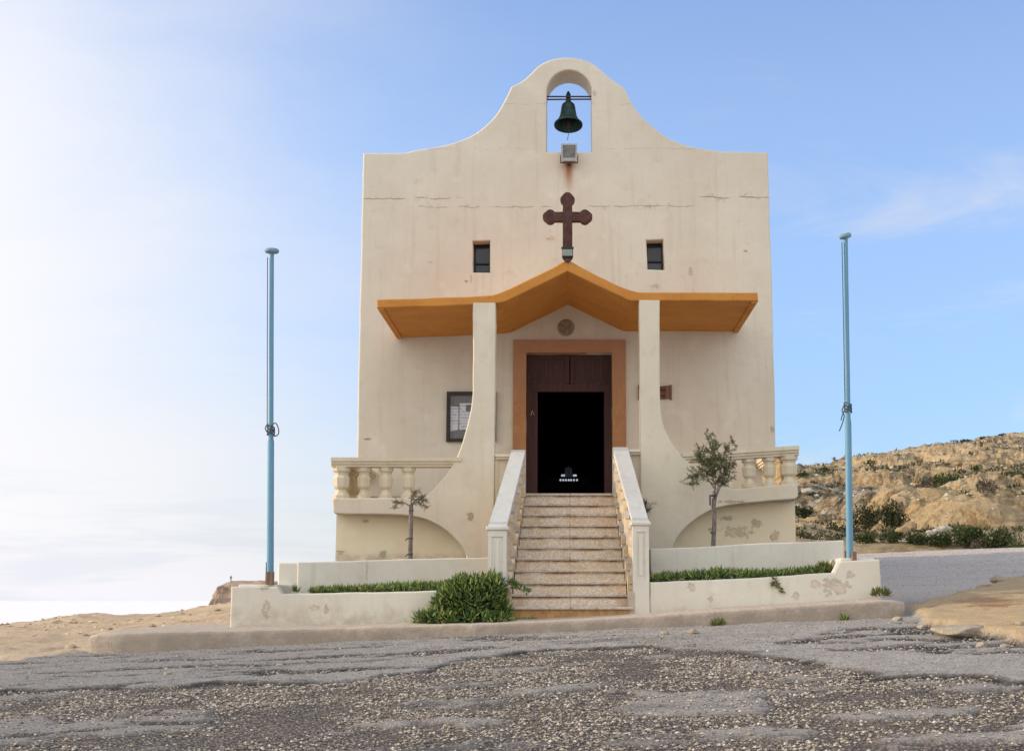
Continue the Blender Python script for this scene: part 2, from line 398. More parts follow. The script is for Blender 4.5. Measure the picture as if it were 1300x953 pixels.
def inner_rail():
    m = NT('stone_baluster'); v = m.voro(14, 'F1', out='Color'); n = m.noise(9, 4)
    c = m.mix(m.mr(m.xyz(v)[0], .3, .7), (.54, .38, .21), (.40, .37, .34)); c = m.mix(m.mr(n, .4, .7), c, (.60, .50, .36))
    return m.out(c, m.bump(m.noise(25, 4), .006, .7), .9, .2)
M['stair_baluster'] = inner_rail()
M['roof'] = flat('flat_roof', (.4, .36, .3))

# ================================================================== the chapel
church = empty('church', (0, 0, 1.4), 'small cream plastered chapel with a curved bell gable, ochre canopy and front stairs', 'church')
P = lambda pts, Y: [on(x, y, Y) for x, y in pts]
# --- front wall with the bell gable
gl = spline(P([(530, 190), (556, 186), (583, 179), (606, 168), (626, 150), (639, 130), (649, 110)], 0), 5)
gl2 = spline(P([(652, 108.5), (664, 102), (675, 92.5), (686, 82.5), (701, 75.5), (718, 73), (736, 74.5), (750, 79.5), (762, 88), (772, 97), (784, 106), (791, 110.5)], 0), 5)
gr = spline(P([(793, 112.5), (802, 131), (815, 148), (832, 164), (852, 177), (876, 186), (903, 190.5)], 0), 5)
out = P([(461, 194), (515, 194)], 0)+gl+gl2+gr+P([(915, 192.5), (975, 193), (981.2, 395), (985, 565)], 0)
out += [(onx(985.5, 600, 0), 2.6), (onx(985.5, 600, 0), 1.0), (onx(452.5, 600, 0), 1.0)]+P([(453, 580), (456.4, 395)], 0)
def arch(x0, x1, yb, ys, yt, Y=0, n=14):
    a = on(x0, yb, Y); b = on(x1, yb, Y); zs = onz(x0, ys, Y); zt = onz(x0, yt, Y); mx = (a[0]+b[0])/2; r = (b[0]-a[0])/2
    return [a, b]+[(mx+r*cos(pi*k/n), zs+(zt-zs)*sin(pi*k/n)) for k in range(n+1)]
bell_hole = arch(693.5, 751, 193, 118, 89)
def rect(x0, x1, y0, y1, Y=0): return P([(x0, y1), (x1, y1), (x1, y0), (x0, y0)], Y)
wl = P([(600.5, 345.5), (622, 346), (622, 305.5), (600, 306)], 0); wr = P([(822, 342), (843.5, 342.5), (842, 304), (820.5, 305)], 0)
DX0, DX1 = onx(668, 450, 0), onx(777, 450, 0); DZ = onz(722, 447.5, 0)
door_hole = [(DX0, ZF-.1), (DX1, ZF-.1), (DX1, DZ), (DX0, DZ)]
facade = plate('facade', out, 0.0, 0.8, M['facade'], church, [bell_hole, wl, wr, door_hole], bev=.03, step=.22, wob=.010, seed=21)
# --- nave behind it
XL, XR = onx(458, 400, 0)+.02, onx(980, 400, 0)-.02
ZR = onz(700, 205, 0)
nv = MB()
nv.box(XL, XL+.4, .802, 14, -2, ZR); nv.box(XR-.4, XR, .802, 14, -2, ZR); nv.box(XL+.4, XR-.4, 13.6, 13.998, -2, ZR)
nv.build('nave_wall', M['facade'], church)
MB().box(XL+.403, XR-.403, .803, 13.597, ZR-.5, ZR-.25).build('roof', M['roof'], church)
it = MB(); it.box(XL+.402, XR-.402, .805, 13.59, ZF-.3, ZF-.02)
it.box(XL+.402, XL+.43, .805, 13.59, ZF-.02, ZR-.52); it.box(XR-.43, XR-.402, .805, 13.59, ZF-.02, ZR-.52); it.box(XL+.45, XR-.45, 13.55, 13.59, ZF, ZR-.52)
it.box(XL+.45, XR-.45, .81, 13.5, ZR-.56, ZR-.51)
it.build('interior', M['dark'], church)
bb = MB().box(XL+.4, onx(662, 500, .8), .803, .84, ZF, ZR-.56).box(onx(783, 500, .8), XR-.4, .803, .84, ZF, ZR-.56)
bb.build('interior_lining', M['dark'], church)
# --- windows
for (a, b, c, d) in ((600, 622.5, 306, 346), (820.5, 843.5, 304.5, 342.5)):
    x0, z1 = on(a, c, 0); x1, z0 = on(b, d, 0); x0 += .02; x1 -= .02; f = MB(); t = .018; Y = .30
    x0 -= .04; x1 += .04; z0 -= .04; z1 += .02
    f.box(x0, x0+t+.04, Y, Y+.05, z0, z1).box(x1-t-.04, x1, Y, Y+.05, z0, z1).box(x0+t+.04, x1-t-.04, Y, Y+.05, z1-t-.02, z1).box(x0+t+.04, x1-t-.04, Y, Y+.05, z0, z0+t+.05)
    zm = z0+(z1-z0)*.42; f.box(x0+t+.04, x1-t-.04, Y+.002, Y+.048, zm-.012, zm+.012)
    w = f.build('window', M['frame'], church)
    MB().box(x0+.02, x1-.02, Y+.06, Y+.07, z0+.02, z1-.02).build('pane', M['pane'], w)
# --- door surround, door
sx0, sz1 = on(652, 432, 0); sx1 = onx(794, 432, 0)
so = [(sx0, ZF-.05), (DX0+.004, ZF-.05), (DX0+.004, DZ-.004), (DX1-.004, DZ-.004), (DX1-.004, ZF-.05), (sx1, ZF-.05), (sx1, sz1), (sx0, sz1)]
plate('door_surround', so, -.055, .18, M['surround'], church, bev=.008, step=.2, wob=.004)
yd = .24; dz1 = onz(722, 452, yd)
ox0, oz1 = on(682.5, 497, yd); ox1 = onx(767, 497, yd)
d = MB()
d.box(DX0+.006, ox0, yd, yd+.09, ZF-.05, oz1).box(ox1, DX1-.006, yd, yd+.09, ZF-.05, oz1)
d.box(DX0+.006, DX1-.006, yd-.004, yd+.09, oz1, oz1+.14)
door = d.build('door', M['door'], church)
mx = onx(723.5, 470, yd); zt = DZ-.006; zb = oz1+.142
for (a, b) in ((DX0+.006, mx-.008), (mx+.008, DX1-.006)):
    q = MB(); w = .08
    q.box(a, a+w, yd+.0, yd+.06, zb, zt, b=.006).box(b-w, b, yd, yd+.06, zb, zt, b=.006).box(a+w, b-w, yd+.001, yd+.06, zt-.09, zt).box(a+w, b-w, yd+.001, yd+.06, zb, zb+.06)
    q.box(a+w, b-w, yd+.022, yd+.055, zb+.06, zt-.09)
    nstrip = 3
    for k in range(1, nstrip): xx = a+w+(b-a-2*w)*k/nstrip; q.box(xx-.006, xx+.006, yd+.016, yd+.0215, zb+.06, zt-.09)
    q.build('upper_door_panel', M['door'], door)
# open leaves folded back inside
for s, xx in ((1, ox0), (-1, ox1)):
    q = MB(); x0, x1 = sorted((xx-s*.002, xx-s*.05)); q.box(x0, x1, yd+.092, yd+.70, ZF-.02, oz1-.01)
    q.build('door_leaf', M['door'], door)
hx, hz = on(676, 523, yd); h = MB(); h.tube([(hx-.03, yd-.012, hz-.06), (hx-.004, yd-.02, hz+.03), (hx+.028, yd-.012, hz-.05)], .007, 6)
h.build('door_hook', flat('pale_metal', (.62, .52, .36), .1, 20, .5), door)
# --- vent above the door
vx, vz = on(718.5, 416, 0); r = .15; v = MB()
pr = [(0, r), (.02, r), (.028, r*.9)]
vs = MB().lathe(0, 0, [(0, r+.01), (.02, r+.005), (.03, r-.02), (.018, r-.035), (.018, .001)], 24, cap=False)
for k in range(-3, 4):
    L = math.sqrt(max(0, (r-.03)**2-(k*.034)**2)); vs.box(k*.034-.005, k*.034+.005, -L, L, .018, .026); vs.box(-L, L, k*.034-.005, k*.034+.005, .018, .025)
me = vs.mesh(); me.transform(Matrix.Translation((vx, -.0, vz)) @ Matrix.Rotation(pi/2, 4, 'X'))
link('vent', me, flat('vent_grille', (.30, .235, .165), .3, 20), church)

# --- canopy
top = P([(478, 380), (540, 378.4), (600, 376.2)], YB)+spline(P([(624, 374.5), (634, 371.5), (648, 365.5), (672, 354), (696, 342.5), (714, 332.5), (720, 330)], YB), 4)
top += spline(P([(721, 330), (728, 333.5), (745, 343), (768, 354.5), (790, 364.5), (806, 369.8), (820, 371)], YB), 4)+P([(845, 371), (900, 371), (962, 371)], YB)
bot = P([(963, 382.5), (900, 382), (838, 381.5), (803, 382), (798, 381), (720.5, 344.5), (642, 383), (634, 384.8), (600, 386.5), (540, 389), (478.5, 391)], YB)
can = plate('canopy', top+bot, YB, .05, M['canopy'], church, bev=.022, step=.16, wob=.010, seed=9)
for xa, xb, ya in ((479.5, 487, 391), (954, 961.5, 382.5)):
    x0, z = on(xa, ya, YB); x1 = onx(xb, ya, YB); MB().box(x0, x1, YB+.03, -.02, z-.022, z+.03, b=.005).build('drip_edge', M['canopy'], can)

# --- pillars flaring into the balcony front, with the quarter arches below
zlow = onz(700, 730, YB)
Lp = P([(600.5, 384), (628, 384)], YB); xi = onx(628.3, 500, YB); Lp[1] = (xi, Lp[1][1])
Lp += [(xi, zlow), (onx(592, 706, YB), zlow)]+spline(P([(592, 706), (583, 690), (571, 677.5), (556, 666.5), (540, 659), (525, 655), (510, 653)], YB), 5)
Lp += P([(480, 652.5), (425, 652), (422.5, 650), (422, 634), (424, 632), (520, 632), (536, 631)], YB)
Lp += spline(P([(545, 626), (558, 612), (570, 597), (581, 578), (590, 552), (596, 528), (600, 500), (600.5, 470)], YB), 5)
plate('pillar', Lp, YB-.01, YB+.34, M['front'], church, bev=.022, step=.2, wob=.008, seed=31)
Rp = P([(811.5, 381), (837.5, 381)], YB); xi2 = onx(812.5, 500, YB); Rp[0] = (xi2, Rp[0][1])
Rp = [Rp[0]]+[(xi2, zlow), (onx(852, 700, YB), zlow)]+spline(P([(854, 697), (858, 685), (868, 672), (882, 660), (900, 649), (920, 642.5), (945, 638.5)], YB), 5)
Rp += P([(975, 635.5), (1010, 633), (1013, 630), (1013, 616), (1011, 614), (935, 620), (905, 617)], YB)
Rp += spline(P([(893, 607), (880, 592), (866, 579), (853, 562), (845, 546), (840, 530), (838, 505), (837.5, 480)], YB), 5)+[Rp and on(837.5, 381, YB)]
plate('pillar', Rp, YB-.01, YB+.34, M['front'], church, bev=.022, step=.2, wob=.008, seed=33)
# --- podium below the balcony, balcony floor
PL, PR = onx(427, 680, YB+.4), onx(1009, 650, YB+.4)
MB().box(PL, PR, YB+.36, -.003, -.5, ZF-.10).build('podium', M['podium'], church)
BL, BR = onx(423, 640, YB), onx(1012, 625, YB)
MB().box(PL-.01, PR+.01, YB+.345, -.004, ZF-.098, ZF-.02).build('balcony_floor', M['tread'], church)
zb0 = onz(430, 652, YB)
for a, b in ((BL, BL+.34), (BR-.34, BR)):      # side kerbs of the balcony
    zt = onz(500, 632, YB) if a < 0 else onz(980, 617, YB); MB().box(a, b, YB+.345, -.005, zb0+.02 if a < 0 else zb0+.2, zt).build('balcony_side', M['front'], church)
BPROF = [(0, 1.0), (.13, 1.0), (.15, .82), (.22, .62), (.30, .55), (.34, .70), (.38, .84), (.42, .88), (.66, .95), (.70, .86), (.76, .72), (.83, .80), (.87, 1.0), (1, 1.04)]
def baluster(cx, cy, z0, z1, r, mat, parent, name='baluster'):
    MB().lathe(cx, cy, [(z0+(z1-z0)*a, r*k) for a, k in BPROF], 8, rot=pi/8, sm=False).build(name, mat, parent)
def rail(pts, h, w, parent, name='handrail', mat=None):    # moulded rail along front points (x,y,z top)
    b = MB()
    for (x0, y0, z0), (x1, y1, z1) in zip(pts[:-1], pts[1:]):
        dx, dy = x1-x0, y1-y0; L = math.hypot(dx, dy); nx, ny = -dy/L, dx/L
        for (o, ht, hb) in ((w, 0, h*.42), (w*.86, h*.42, h*.72), (w*.72, h*.72, h)):
            A = [(x0+nx*o, y0+ny*o, z0-ht), (x0-nx*o, y0-ny*o, z0-ht), (x0-nx*o, y0-ny*o, z0-hb), (x0+nx*o, y0+ny*o, z0-hb)]
            B = [(x1+nx*o, y1+ny*o, z1-ht), (x1-nx*o, y1-ny*o, z1-ht), (x1-nx*o, y1-ny*o, z1-hb), (x1+nx*o, y1+ny*o, z1-hb)]
            b.hexa(A, B)
    return b.build(name, mat or M['baluster'], parent)
yr = YB+.16
def balustrade(xs, side_x, zt0, zt1, x0, x1, ib0, ib1):
    t = MB()
    # end posts
    zc = lambda x: ib0+(ib1-ib0)*(x-x0)/(x1-x0); zr = lambda x: zt0+(zt1-zt0)*(x-x0)/(x1-x0)
    px = x0 if side_x < 0 else x1; s = 1 if side_x < 0 else -1
    h = .15
    hr = rail([(x0-(.03 if s > 0 else 0), yr, zr(x0)), (x1+(.03 if s < 0 else 0), yr, zr(x1))], h, .19, church, 'balustrade')
    rail([(px+s*.17, yr+.19, zr(px)-.003), (px+s*.17, -.01, zr(px)-.003)], h, .17, hr, 'side_handrail')
    cx = px+s*.125; baluster(cx, yr, zc(cx), zr(cx)-h+.002, .155, M['baluster'], hr, 'end_post')
    for x in xs: baluster(onx(x, 600, yr), yr, zc(onx(x, 600, yr)), zr(onx(x, 600, yr))-h+.002, .122, M['baluster'], hr)
    for k in range(6): baluster(px+s*.17, YB+.62+k*.36, zc(px), zr(px)-h, .115, M['side_baluster'], hr)
ffl = onz(500, 632, YB); 
balustrade((462.5, 490, 518.5), -1, onz(430, 580.5, YB), onz(560, 580.5, YB), onx(423, 580, YB), onx(586, 580, YB), onz(430, 632, YB)-.02, onz(540, 632, YB)-.02)
balustrade((977, 951, 925, 899), 1, onz(868, 575, YB), onz(1012, 565.5, YB), onx(866, 575, YB), onx(1012, 566, YB), onz(935, 620, YB)-.02, onz(1011, 614, YB)-.02)

# --- stairs
hw = lambda i: (.715+.0135*i)
g = MB(); XI = {}
g.hexa([(-.6, YB+.3, ZF-.3), (.6, YB+.3, ZF-.3), (.6, YB+.3, -.2), (-.6, YB+.3, -.2)], [(-.6, YB-9.5*RUN, ZB-.2), (.6, YB-9.5*RUN, ZB-.2), (.6, YB-9.5*RUN, ZB-.6), (-.6, YB-9.5*RUN, ZB-.6)])
for sd in (-1, 1):
    if sd < 0: ob, oa = onx(619.5, 700, YP)+.02, onx(649.5, 571, YB)+.02
    else: ob, oa = onx(824, 700, YP)-.02, onx(797, 567, YB)-.02
    xi0 = (lambda s_: (lambda t: s_*(hw(0)+.015)*(1-t)+s_*(hw(10)+.015)*t+.015))(sd); XI[sd] = xi0
    ya, yb = YB+.02, YP+.22; za, zb_ = ZF+.10, ZB+.26; xa, xb = xi0(0), xi0(1)
    g.hexa([(xa, ya, za), (oa, ya, za), (oa, ya, ZF-2), (xa, ya, ZF-2)], [(xb, yb, zb_), (ob, yb, zb_), (ob, yb, ZB-.6), (xb, yb, ZB-.6)])
    g.box(min(xb, xb+sd*.05)-.03, max(xb, xb+sd*.05)+.02, YP-.03, YP+.215, ZB-.5, ZB+.22, b=.008)
stairs = g.build('staircase', M['stair_baluster'], church)
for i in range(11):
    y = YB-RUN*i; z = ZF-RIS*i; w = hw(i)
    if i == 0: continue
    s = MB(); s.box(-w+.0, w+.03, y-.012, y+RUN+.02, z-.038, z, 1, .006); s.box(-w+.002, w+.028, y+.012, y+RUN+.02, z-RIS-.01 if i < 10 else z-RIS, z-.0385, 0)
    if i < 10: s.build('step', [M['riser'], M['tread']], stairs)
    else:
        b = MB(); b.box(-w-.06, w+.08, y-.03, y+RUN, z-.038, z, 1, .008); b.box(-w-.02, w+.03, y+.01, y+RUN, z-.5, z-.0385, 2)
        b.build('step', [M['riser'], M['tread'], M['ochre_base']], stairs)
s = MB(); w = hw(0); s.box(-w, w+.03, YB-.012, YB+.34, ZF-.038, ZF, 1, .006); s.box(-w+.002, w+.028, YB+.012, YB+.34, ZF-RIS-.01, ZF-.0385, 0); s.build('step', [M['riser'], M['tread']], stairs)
for sd in (-1, 1):
    if sd < 0: nx0, nx1 = onx(619.5, 700, YP), onx(643, 700, YP); tx0, tx1 = onx(649.5, 571, YB), onx(667, 571, YB); ztop = onz(658, 570.5, YB); zn = onz(630, 667, YP+.05)
    else: nx0, nx1 = onx(803.5, 700, YP), onx(824, 700, YP); tx0, tx1 = onx(778, 567, YB), onx(797, 567, YB); ztop = onz(786, 567, YB); zn = onz(812, 661, YP+.05)
    n = MB(); zg = onz(722, 800, YP); yf = YP-.015; yk = YP+.30
    n.box(nx0, nx1, yf+.02, yk, zg-.3, zn-.07)
    # raised frame round a sunken panel
    zp0 = onz(630, 742, YP); fw = .055
    n.box(nx0, nx0+fw, yf, yf+.019, zp0, zn-.07).box(nx1-fw, nx1, yf, yf+.019, zp0, zn-.07).box(nx0+fw, nx1-fw, yf, yf+.019, zn-.16, zn-.07).box(nx0+fw, nx1-fw, yf, yf+.019, zp0, zp0+.08)
    n.box(nx0, nx1, yf, yf+.019, zg-.3, zp0-.001)
    n.box((nx0+nx1)/2-.03, (nx0+nx1)/2+.03, yf+.008, yf+.019, zp0+.13, zn-.22, b=.004)
    n.box(nx0-.03, nx1+.03, yf-.03, yk+.02, zn-.068, zn-.01, b=.012)
    np_ = n.build('newel_post', M['newel'], stairs)
    # sloping coping
    A = [(tx0, YB+.05, ztop), (tx1, YB+.05, ztop), (tx1, YB+.05, ztop-.10), (tx0, YB+.05, ztop-.10)]
    B = [(nx0-.0, yf+.0, zn+.02), (nx1+.0, yf+.0, zn+.02), (nx1, yf+.0, zn-.066), (nx0, yf+.0, zn-.066)]
    ym = yk-.02
    B = [(x, ym, z+.04) for x, _, z in B]
    c = MB().hexa(A, B); C = [(nx0-.004, yf-.0, zn-.008), (nx1+.004, yf, zn-.008), (nx1+.004, yf, zn-.0095), (nx0-.004, yf, zn-.0095)]
    c.hexa(B, C)
    # square post at the head of the stairs
    c.box(tx0, tx1, YB+.06, YB+.30, ZF-.1, ztop-.001)
    c.build('coping', M['coping'], stairs)
    ya, yb = YB+.02, YP+.22; za, zb_ = ZF+.10, ZB+.26; xi0 = XI[sd]
    for k in range(8):
        t = (k+.7)/8.2; y = ya+(yb-ya)*t; z0 = za+(zb_-za)*t-.03
        xc = ((tx0+tx1)*(1-t)+(nx0+nx1)*t)/2; xin = xi0(t); xc = xc*.55+xin*.45
        zc = ztop-.09+(zn-.03-(ztop-.10))*((YB+.05-y)/(YB+.05-ym))
        baluster(xc, y, z0, zc, .098, M['stair_baluster'], stairs, 'stair_baluster')
# short rails between the stairs and the pillars
for sd, xa, xb, y in ((-1, 628, 652, 576), (1, 795, 818, 570)):
    x0, z = on(xa, y, YB); x1 = onx(xb, y, YB); q = MB()
    q.box(x0, x1, YB+.12, YB+.24, ZF-1.7, z-.085); q.box(x0, x1+.01, YB+.05, YB+.31, z-.085, z-.05, b=.008); q.box(x0-.005, x1+.012, YB+.02, YB+.33, z-.05, z, b=.01)
    q.box(x0, x0+.05, YB+.085, YB+.12, ZF-1.7, z-.086)
    q.build('short_parapet', M['front'], church)

# ================================================================== things on the chapel
# bell with its iron bars
bx, bzm = on(721.5, 163, .32); zs = onz(721.5, 131, .32)
bell = empty('bell', (bx, .32, bzm), 'green bronze bell hanging in the arched opening of the gable', 'bell')
R = .275; H = zs-bzm
pr = [(bzm, R*.93), (bzm-.004, R), (bzm+.02, R), (bzm+H*.12, R*.86), (bzm+H*.24, R*.72), (bzm+H*.40, R*.60), (bzm+H*.6, R*.535), (bzm+H*.78, R*.50), (bzm+H*.9, R*.45), (bzm+H*.97, R*.34), (zs+.005, R*.12), (zs+.006, .001)]
inner = [(bzm+H*.9, .001), (bzm+H*.85, R*.36), (bzm+H*.5, R*.5), (bzm+H*.2, R*.68), (bzm, R*.93)]
TB = Matrix.Translation((bx, .32, zs)) @ Matrix.Rotation(math.radians(-15), 4, 'X') @ Matrix.Translation((-bx, -.32, -zs))
def hung(q, name, mat): me = q.mesh(); me.transform(TB); return link(name, me, mat, bell)
hung(MB().lathe(bx, .32, inner+pr[1:], 36, cap=False), 'bell_body', M['bronze'])
hung(MB().tube([(bx, .32, zs), (bx, .32, zs+.06), (bx, .32, zs+.20), (bx, .32, zs+.27)], [.055, .05, .045, .015], 10), 'crown', M['bronze'])
k = MB().tube([(bx, .32, bzm+H*.6), (bx+.01, .32, bzm+.05), (bx+.012, .32, bzm-.04)], [.02, .025, .045], 8).tube([(bx+.012, .32, bzm-.04), (bx, .36, bzm-.20), (bx-.02, .38, bzm-.30)], .006, 5)
hung(k, 'clapper', M['iron'])
b = MB()
for y in (123.5, 126.8): z = onz(721, y, .3); b.tube([(onx(690, y, .3), .27+.02*(y > 125), z), (onx(753, y, .3), .27, z)], .016, 8)
b.build('hanging_bar', M['iron'], church)
# flood lamp on the sill
fx, fz = on(722.5, 194, -.2); fl = empty('floodlight', (fx, -.1, fz-.15), 'pale grey floodlight on the sill under the bell', 'floodlight')
w, h = .14, .165
tilt = lambda me: me.transform(Matrix.Translation((fx, -.2, fz)) @ Matrix.Rotation(.12, 4, 'X')) or me
q = MB(); q.box(-w, w, -.02, .12, -h, h, b=.015); q.box(-w-.012, -w+.02, -.045, -.0205, -h-.0, h).box(w-.02, w+.012, -.045, -.0205, -h, h).box(-w+.02, w-.02, -.045, -.0205, h-.03, h).box(-w+.02, w-.02, -.045, -.0205, -h, -h+.06)
link('lamp_housing', tilt(q.mesh()), M['lamp_grey'], fl)
q = MB().box(-w+.022, w-.022, -.03, -.0205, -h+.062, h-.032); q.hexa([(-.1, -.032, .02), (.1, -.032, .035), (.1, -.032, .0), (-.1, -.032, -.01)], [(-.1, -.0302, .02), (.1, -.0302, .035), (.1, -.0302, .0), (-.1, -.0302, -.01)])
link('reflector', tilt(q.mesh()), M['reflector'], fl)
q = MB().box(-w-.03, -w-.014, -.015, .02, -h-.02, -.05).box(w+.014, w+.03, -.015, .02, -h-.02, -.05).box(-w-.03, w+.03, -.02, .03, -h-.035, -h-.021); q.box(-.03, .03, .0, .24, -h-.052, -h-.036)
link('bracket', tilt(q.mesh()), M['iron'], fl)
# cross on the canopy
cy = YB+.12; cxp = onx(720.5, 290, cy)
zf0 = onz(720, 329, cy); zt = onz(720, 246, cy); za = onz(720, 276, cy); hwid = onx(752, 276, cy)-onx(690.5, 276, cy)
def cross_outline():
    t = .082; L = hwid/2; r = .116
    def lobe(cx, cz, a0):                # three-lobed end seen from above; a0 = outward direction
        pts = []
        for da, rr in ((-2.36, .98), (-1.9, 1.06), (-1.5, 1.08), (-1.15, 1.02), (-.85, .95), (-.55, 1.03), (-.2, 1.1), (.2, 1.1), (.55, 1.03), (.85, .95), (1.15, 1.02), (1.5, 1.08), (1.9, 1.06), (2.36, .98)):
            pts.append((cx+r*rr*cos(a0+da), cz+r*rr*sin(a0+da)))
        return pts
    o = [(cxp-t, zf0), (cxp+t, zf0), (cxp+t, za-t)]
    o += lobe(cxp+L-r, za, 0)+[(cxp+t, za+t)]+lobe(cxp, zt-r, pi/2)+[(cxp-t, za+t)]+lobe(cxp-L+r, za, pi)+[(cxp-t, za-t)]
    return o
cr = plate('cross', cross_outline(), cy-.07, cy+.07, M['cross'], None, bev=.006, step=0, wob=0)
tag(cr, 'dark brown cross with lobed ends standing on the canopy peak', 'cross')
fx, fz = on(720.5, 321, cy-.16); f2 = empty('floodlight', (fx, cy-.1, zf0), 'small dark floodlight at the foot of the brown cross', 'floodlight')
q = MB(); q.box(fx-.095, fx+.095, cy-.2, cy-.10, fz-.085, fz+.085, b=.012); q.box(fx-.105, fx+.105, cy-.215, cy-.2005, fz+.055, fz+.092)
link('lamp_housing', q.mesh(), M['lamp_dark'], f2)
link('lens', MB().box(fx-.082, fx+.082, cy-.209, cy-.2008, fz-.06, fz+.05).mesh(), M['lens'], f2)
link('bracket', MB().box(fx-.06, fx+.06, cy-.17, cy-.075, fz-.125, fz-.0855).box(fx-.03, fx+.03, cy-.2, cy-.1, fz-.155, fz-.126).mesh(), M['iron'], f2)
# notice board
x0, z1 = on(567, 497, -.06); z0 = onz(567, 560.5, -.06); x1 = x0+.92
nb = empty('notice_board', ((x0+x1)/2, 0, z0), 'dark framed glazed notice board with papers, partly behind the left pillar', 'notice board')
t = .07; q = MB().box(x0, x0+t, -.09, -.003, z0, z1, b=.006).box(x1-t, x1, -.09, -.003, z0, z1, b=.006).box(x0+t, x1-t, -.088, -.004, z1-t, z1).box(x0+t, x1-t, -.088, -.004, z0, z0+t*.8)
q.build('frame', M['frame'], nb)
MB().box(x0+t, x1-t, -.03, -.006, z0+t*.8, z1-t).build('backing', M['felt'], nb)
MB().box(x0+t, x1-t, -.075, -.07, z0+t*.8, z1-t).build('glass', M['board_glass'], nb)
pa = onz(572, 547, 0); pb = onz(572, 516, 0); pc = onz(572, 512, 0)
pw = onx(583.5, 530, 0)
q = MB().hexa([(x0+t+.005, -.04, pb), (pw-.02, -.04, pb-.01), (pw-.02, -.04, pa+.02), (x0+t+.005, -.04, pa-.01)], [(x0+t+.005, -.036, pb), (pw-.02, -.036, pb-.01), (pw-.02, -.036, pa+.02), (x0+t+.005, -.036, pa-.01)]); q.build('notice', M['paper_blue'], nb)
q = MB().box(pw, pw+.40, -.04, -.036, pa+.02, pc); q.box(pw+.12, pw+.24, -.0425, -.0405, pc-.16, pc-.03, 1); q.build('notice', [M['paper'], M['photo']], nb)
# carved wooden plaque on the right
px1, pz1 = on(852.5, 488.5, 0); pz0 = onz(852, 508, 0); px0 = px1-.62; pm = (px0+px1)/2
o = [(px0, pz0), (px0+.035, pz0+.012)]+[(px0+.035+(px1-px0-.07)*k/8, pz0+.012+.022*sin(pi*k/8)*-1+.02) for k in range(9)]+[(px1-.035, pz0+.012), (px1, pz0), (px1, pz1), (px1-.035, pz1-.012)]
o += [(px1-.035-(px1-px0-.07)*k/8, pz1-.012-.025*sin(pi*k/8)) for k in range(9)]+[(px0+.035, pz1-.012), (px0, pz1)]
pl = empty('wall_plaque', (pm, 0, pz0), 'small brown wooden plaque on the wall beside the right pillar', 'plaque')
plate('board', o, -.05, -.002, M['plaque'], pl, bev=.006, step=0, wob=0)
rnd = random.Random(4)
for row, zz in enumerate((pz1-.105, pz0+.075)):
    xx = px0+.08; q = MB()
    while xx < px1-.11:
        ww = rnd.uniform(.018, .03); q.box(xx, xx+ww*.35, -.056, -.0503, zz-.022, zz+.022)
        q.box(xx, xx+ww, -.0555, -.0504, zz+(.012 if rnd.random() < .5 else -.022), zz+(.022 if rnd.random() < .5 else -.012)); xx += ww+.012
    q.build('lettering', M['carve'], pl)
# altar with votive lamps deep in the nave
ay = 9.0; az0 = onz(722, 612, ay); az1 = onz(722, 604.5, ay); axm = onx(722, 600, ay)
al = empty('altar', (axm, ay+.4, ZF-.02), 'dark altar with a pale tabernacle seen through the open door', 'altar')
MB().box(axm-1.1, axm+1.1, ay-.1, ay+.7, ZF-.02, az0-.06).box(axm-1.2, axm+1.2, ay-.15, ay+.75, az0-.06, az0).build('table', flat('dark_altar_wood', (.05, .03, .025)), al)
MB().box(axm-.5, axm+.5, ay+.3, ay+.7, az0+.001, az1).build('shelf', flat('shelf_wood', (.05, .03, .025)), al)
tb = MB().box(onx(717, 600, ay), onx(726.5, 600, ay), ay+.35, ay+.6, az1+.002, onz(722, 592, ay)); 
tb.lathe((onx(717, 600, ay)+onx(726.5, 600, ay))/2, ay+.47, [(onz(722, 592, ay)+.001, .08), (onz(722, 590.5, ay), .05), (onz(722, 589.5, ay), .01)], 12)
tb.build('tabernacle', flat('pale_tabernacle', (.75, .77, .85), .2, 20), al)
def glow(name, col, s):
    m = NT(name); m.b.inputs['Emission Color'].default_value = (*col, 1); m.b.inputs['Emission Strength'].default_value = s; return m.out(col)
M['flame'] = glow('lamp_flame', (.80, .88, 1.0), .55); M['wax'] = flat('candle_wax', (.75, .75, .8))
for (lx, ly, yy) in ((711.5, 612.5, 0), (715, 612, 0), (718.4, 611, 0), (722, 610.6, 0), (725, 611, 0), (728.6, 611.6, 0), (732.5, 612, 0), (713.5, 604, .4), (716.3, 603.6, .4), (728.5, 603.6, .4), (731, 603.9, .4)):
    X, Z = on(lx, ly, ay+yy); zb = (az0 if yy == 0 else az1)+.002
    c = empty('votive_lamp', (X, ay+yy, zb), 'tiny lit white votive lamp on the dark altar inside the doorway', 'candle', 'votive lamps on the altar')
    MB().lathe(X, ay+yy, [(zb, .015), (zb+.03, .015)], 8).build('candle', M['wax'], c)
    MB().lathe(X, ay+yy, [(zb+.031, .012), (zb+.045, .026), (zb+.065, .02), (zb+.085, .002)], 8).build('flame', M['flame'], c)
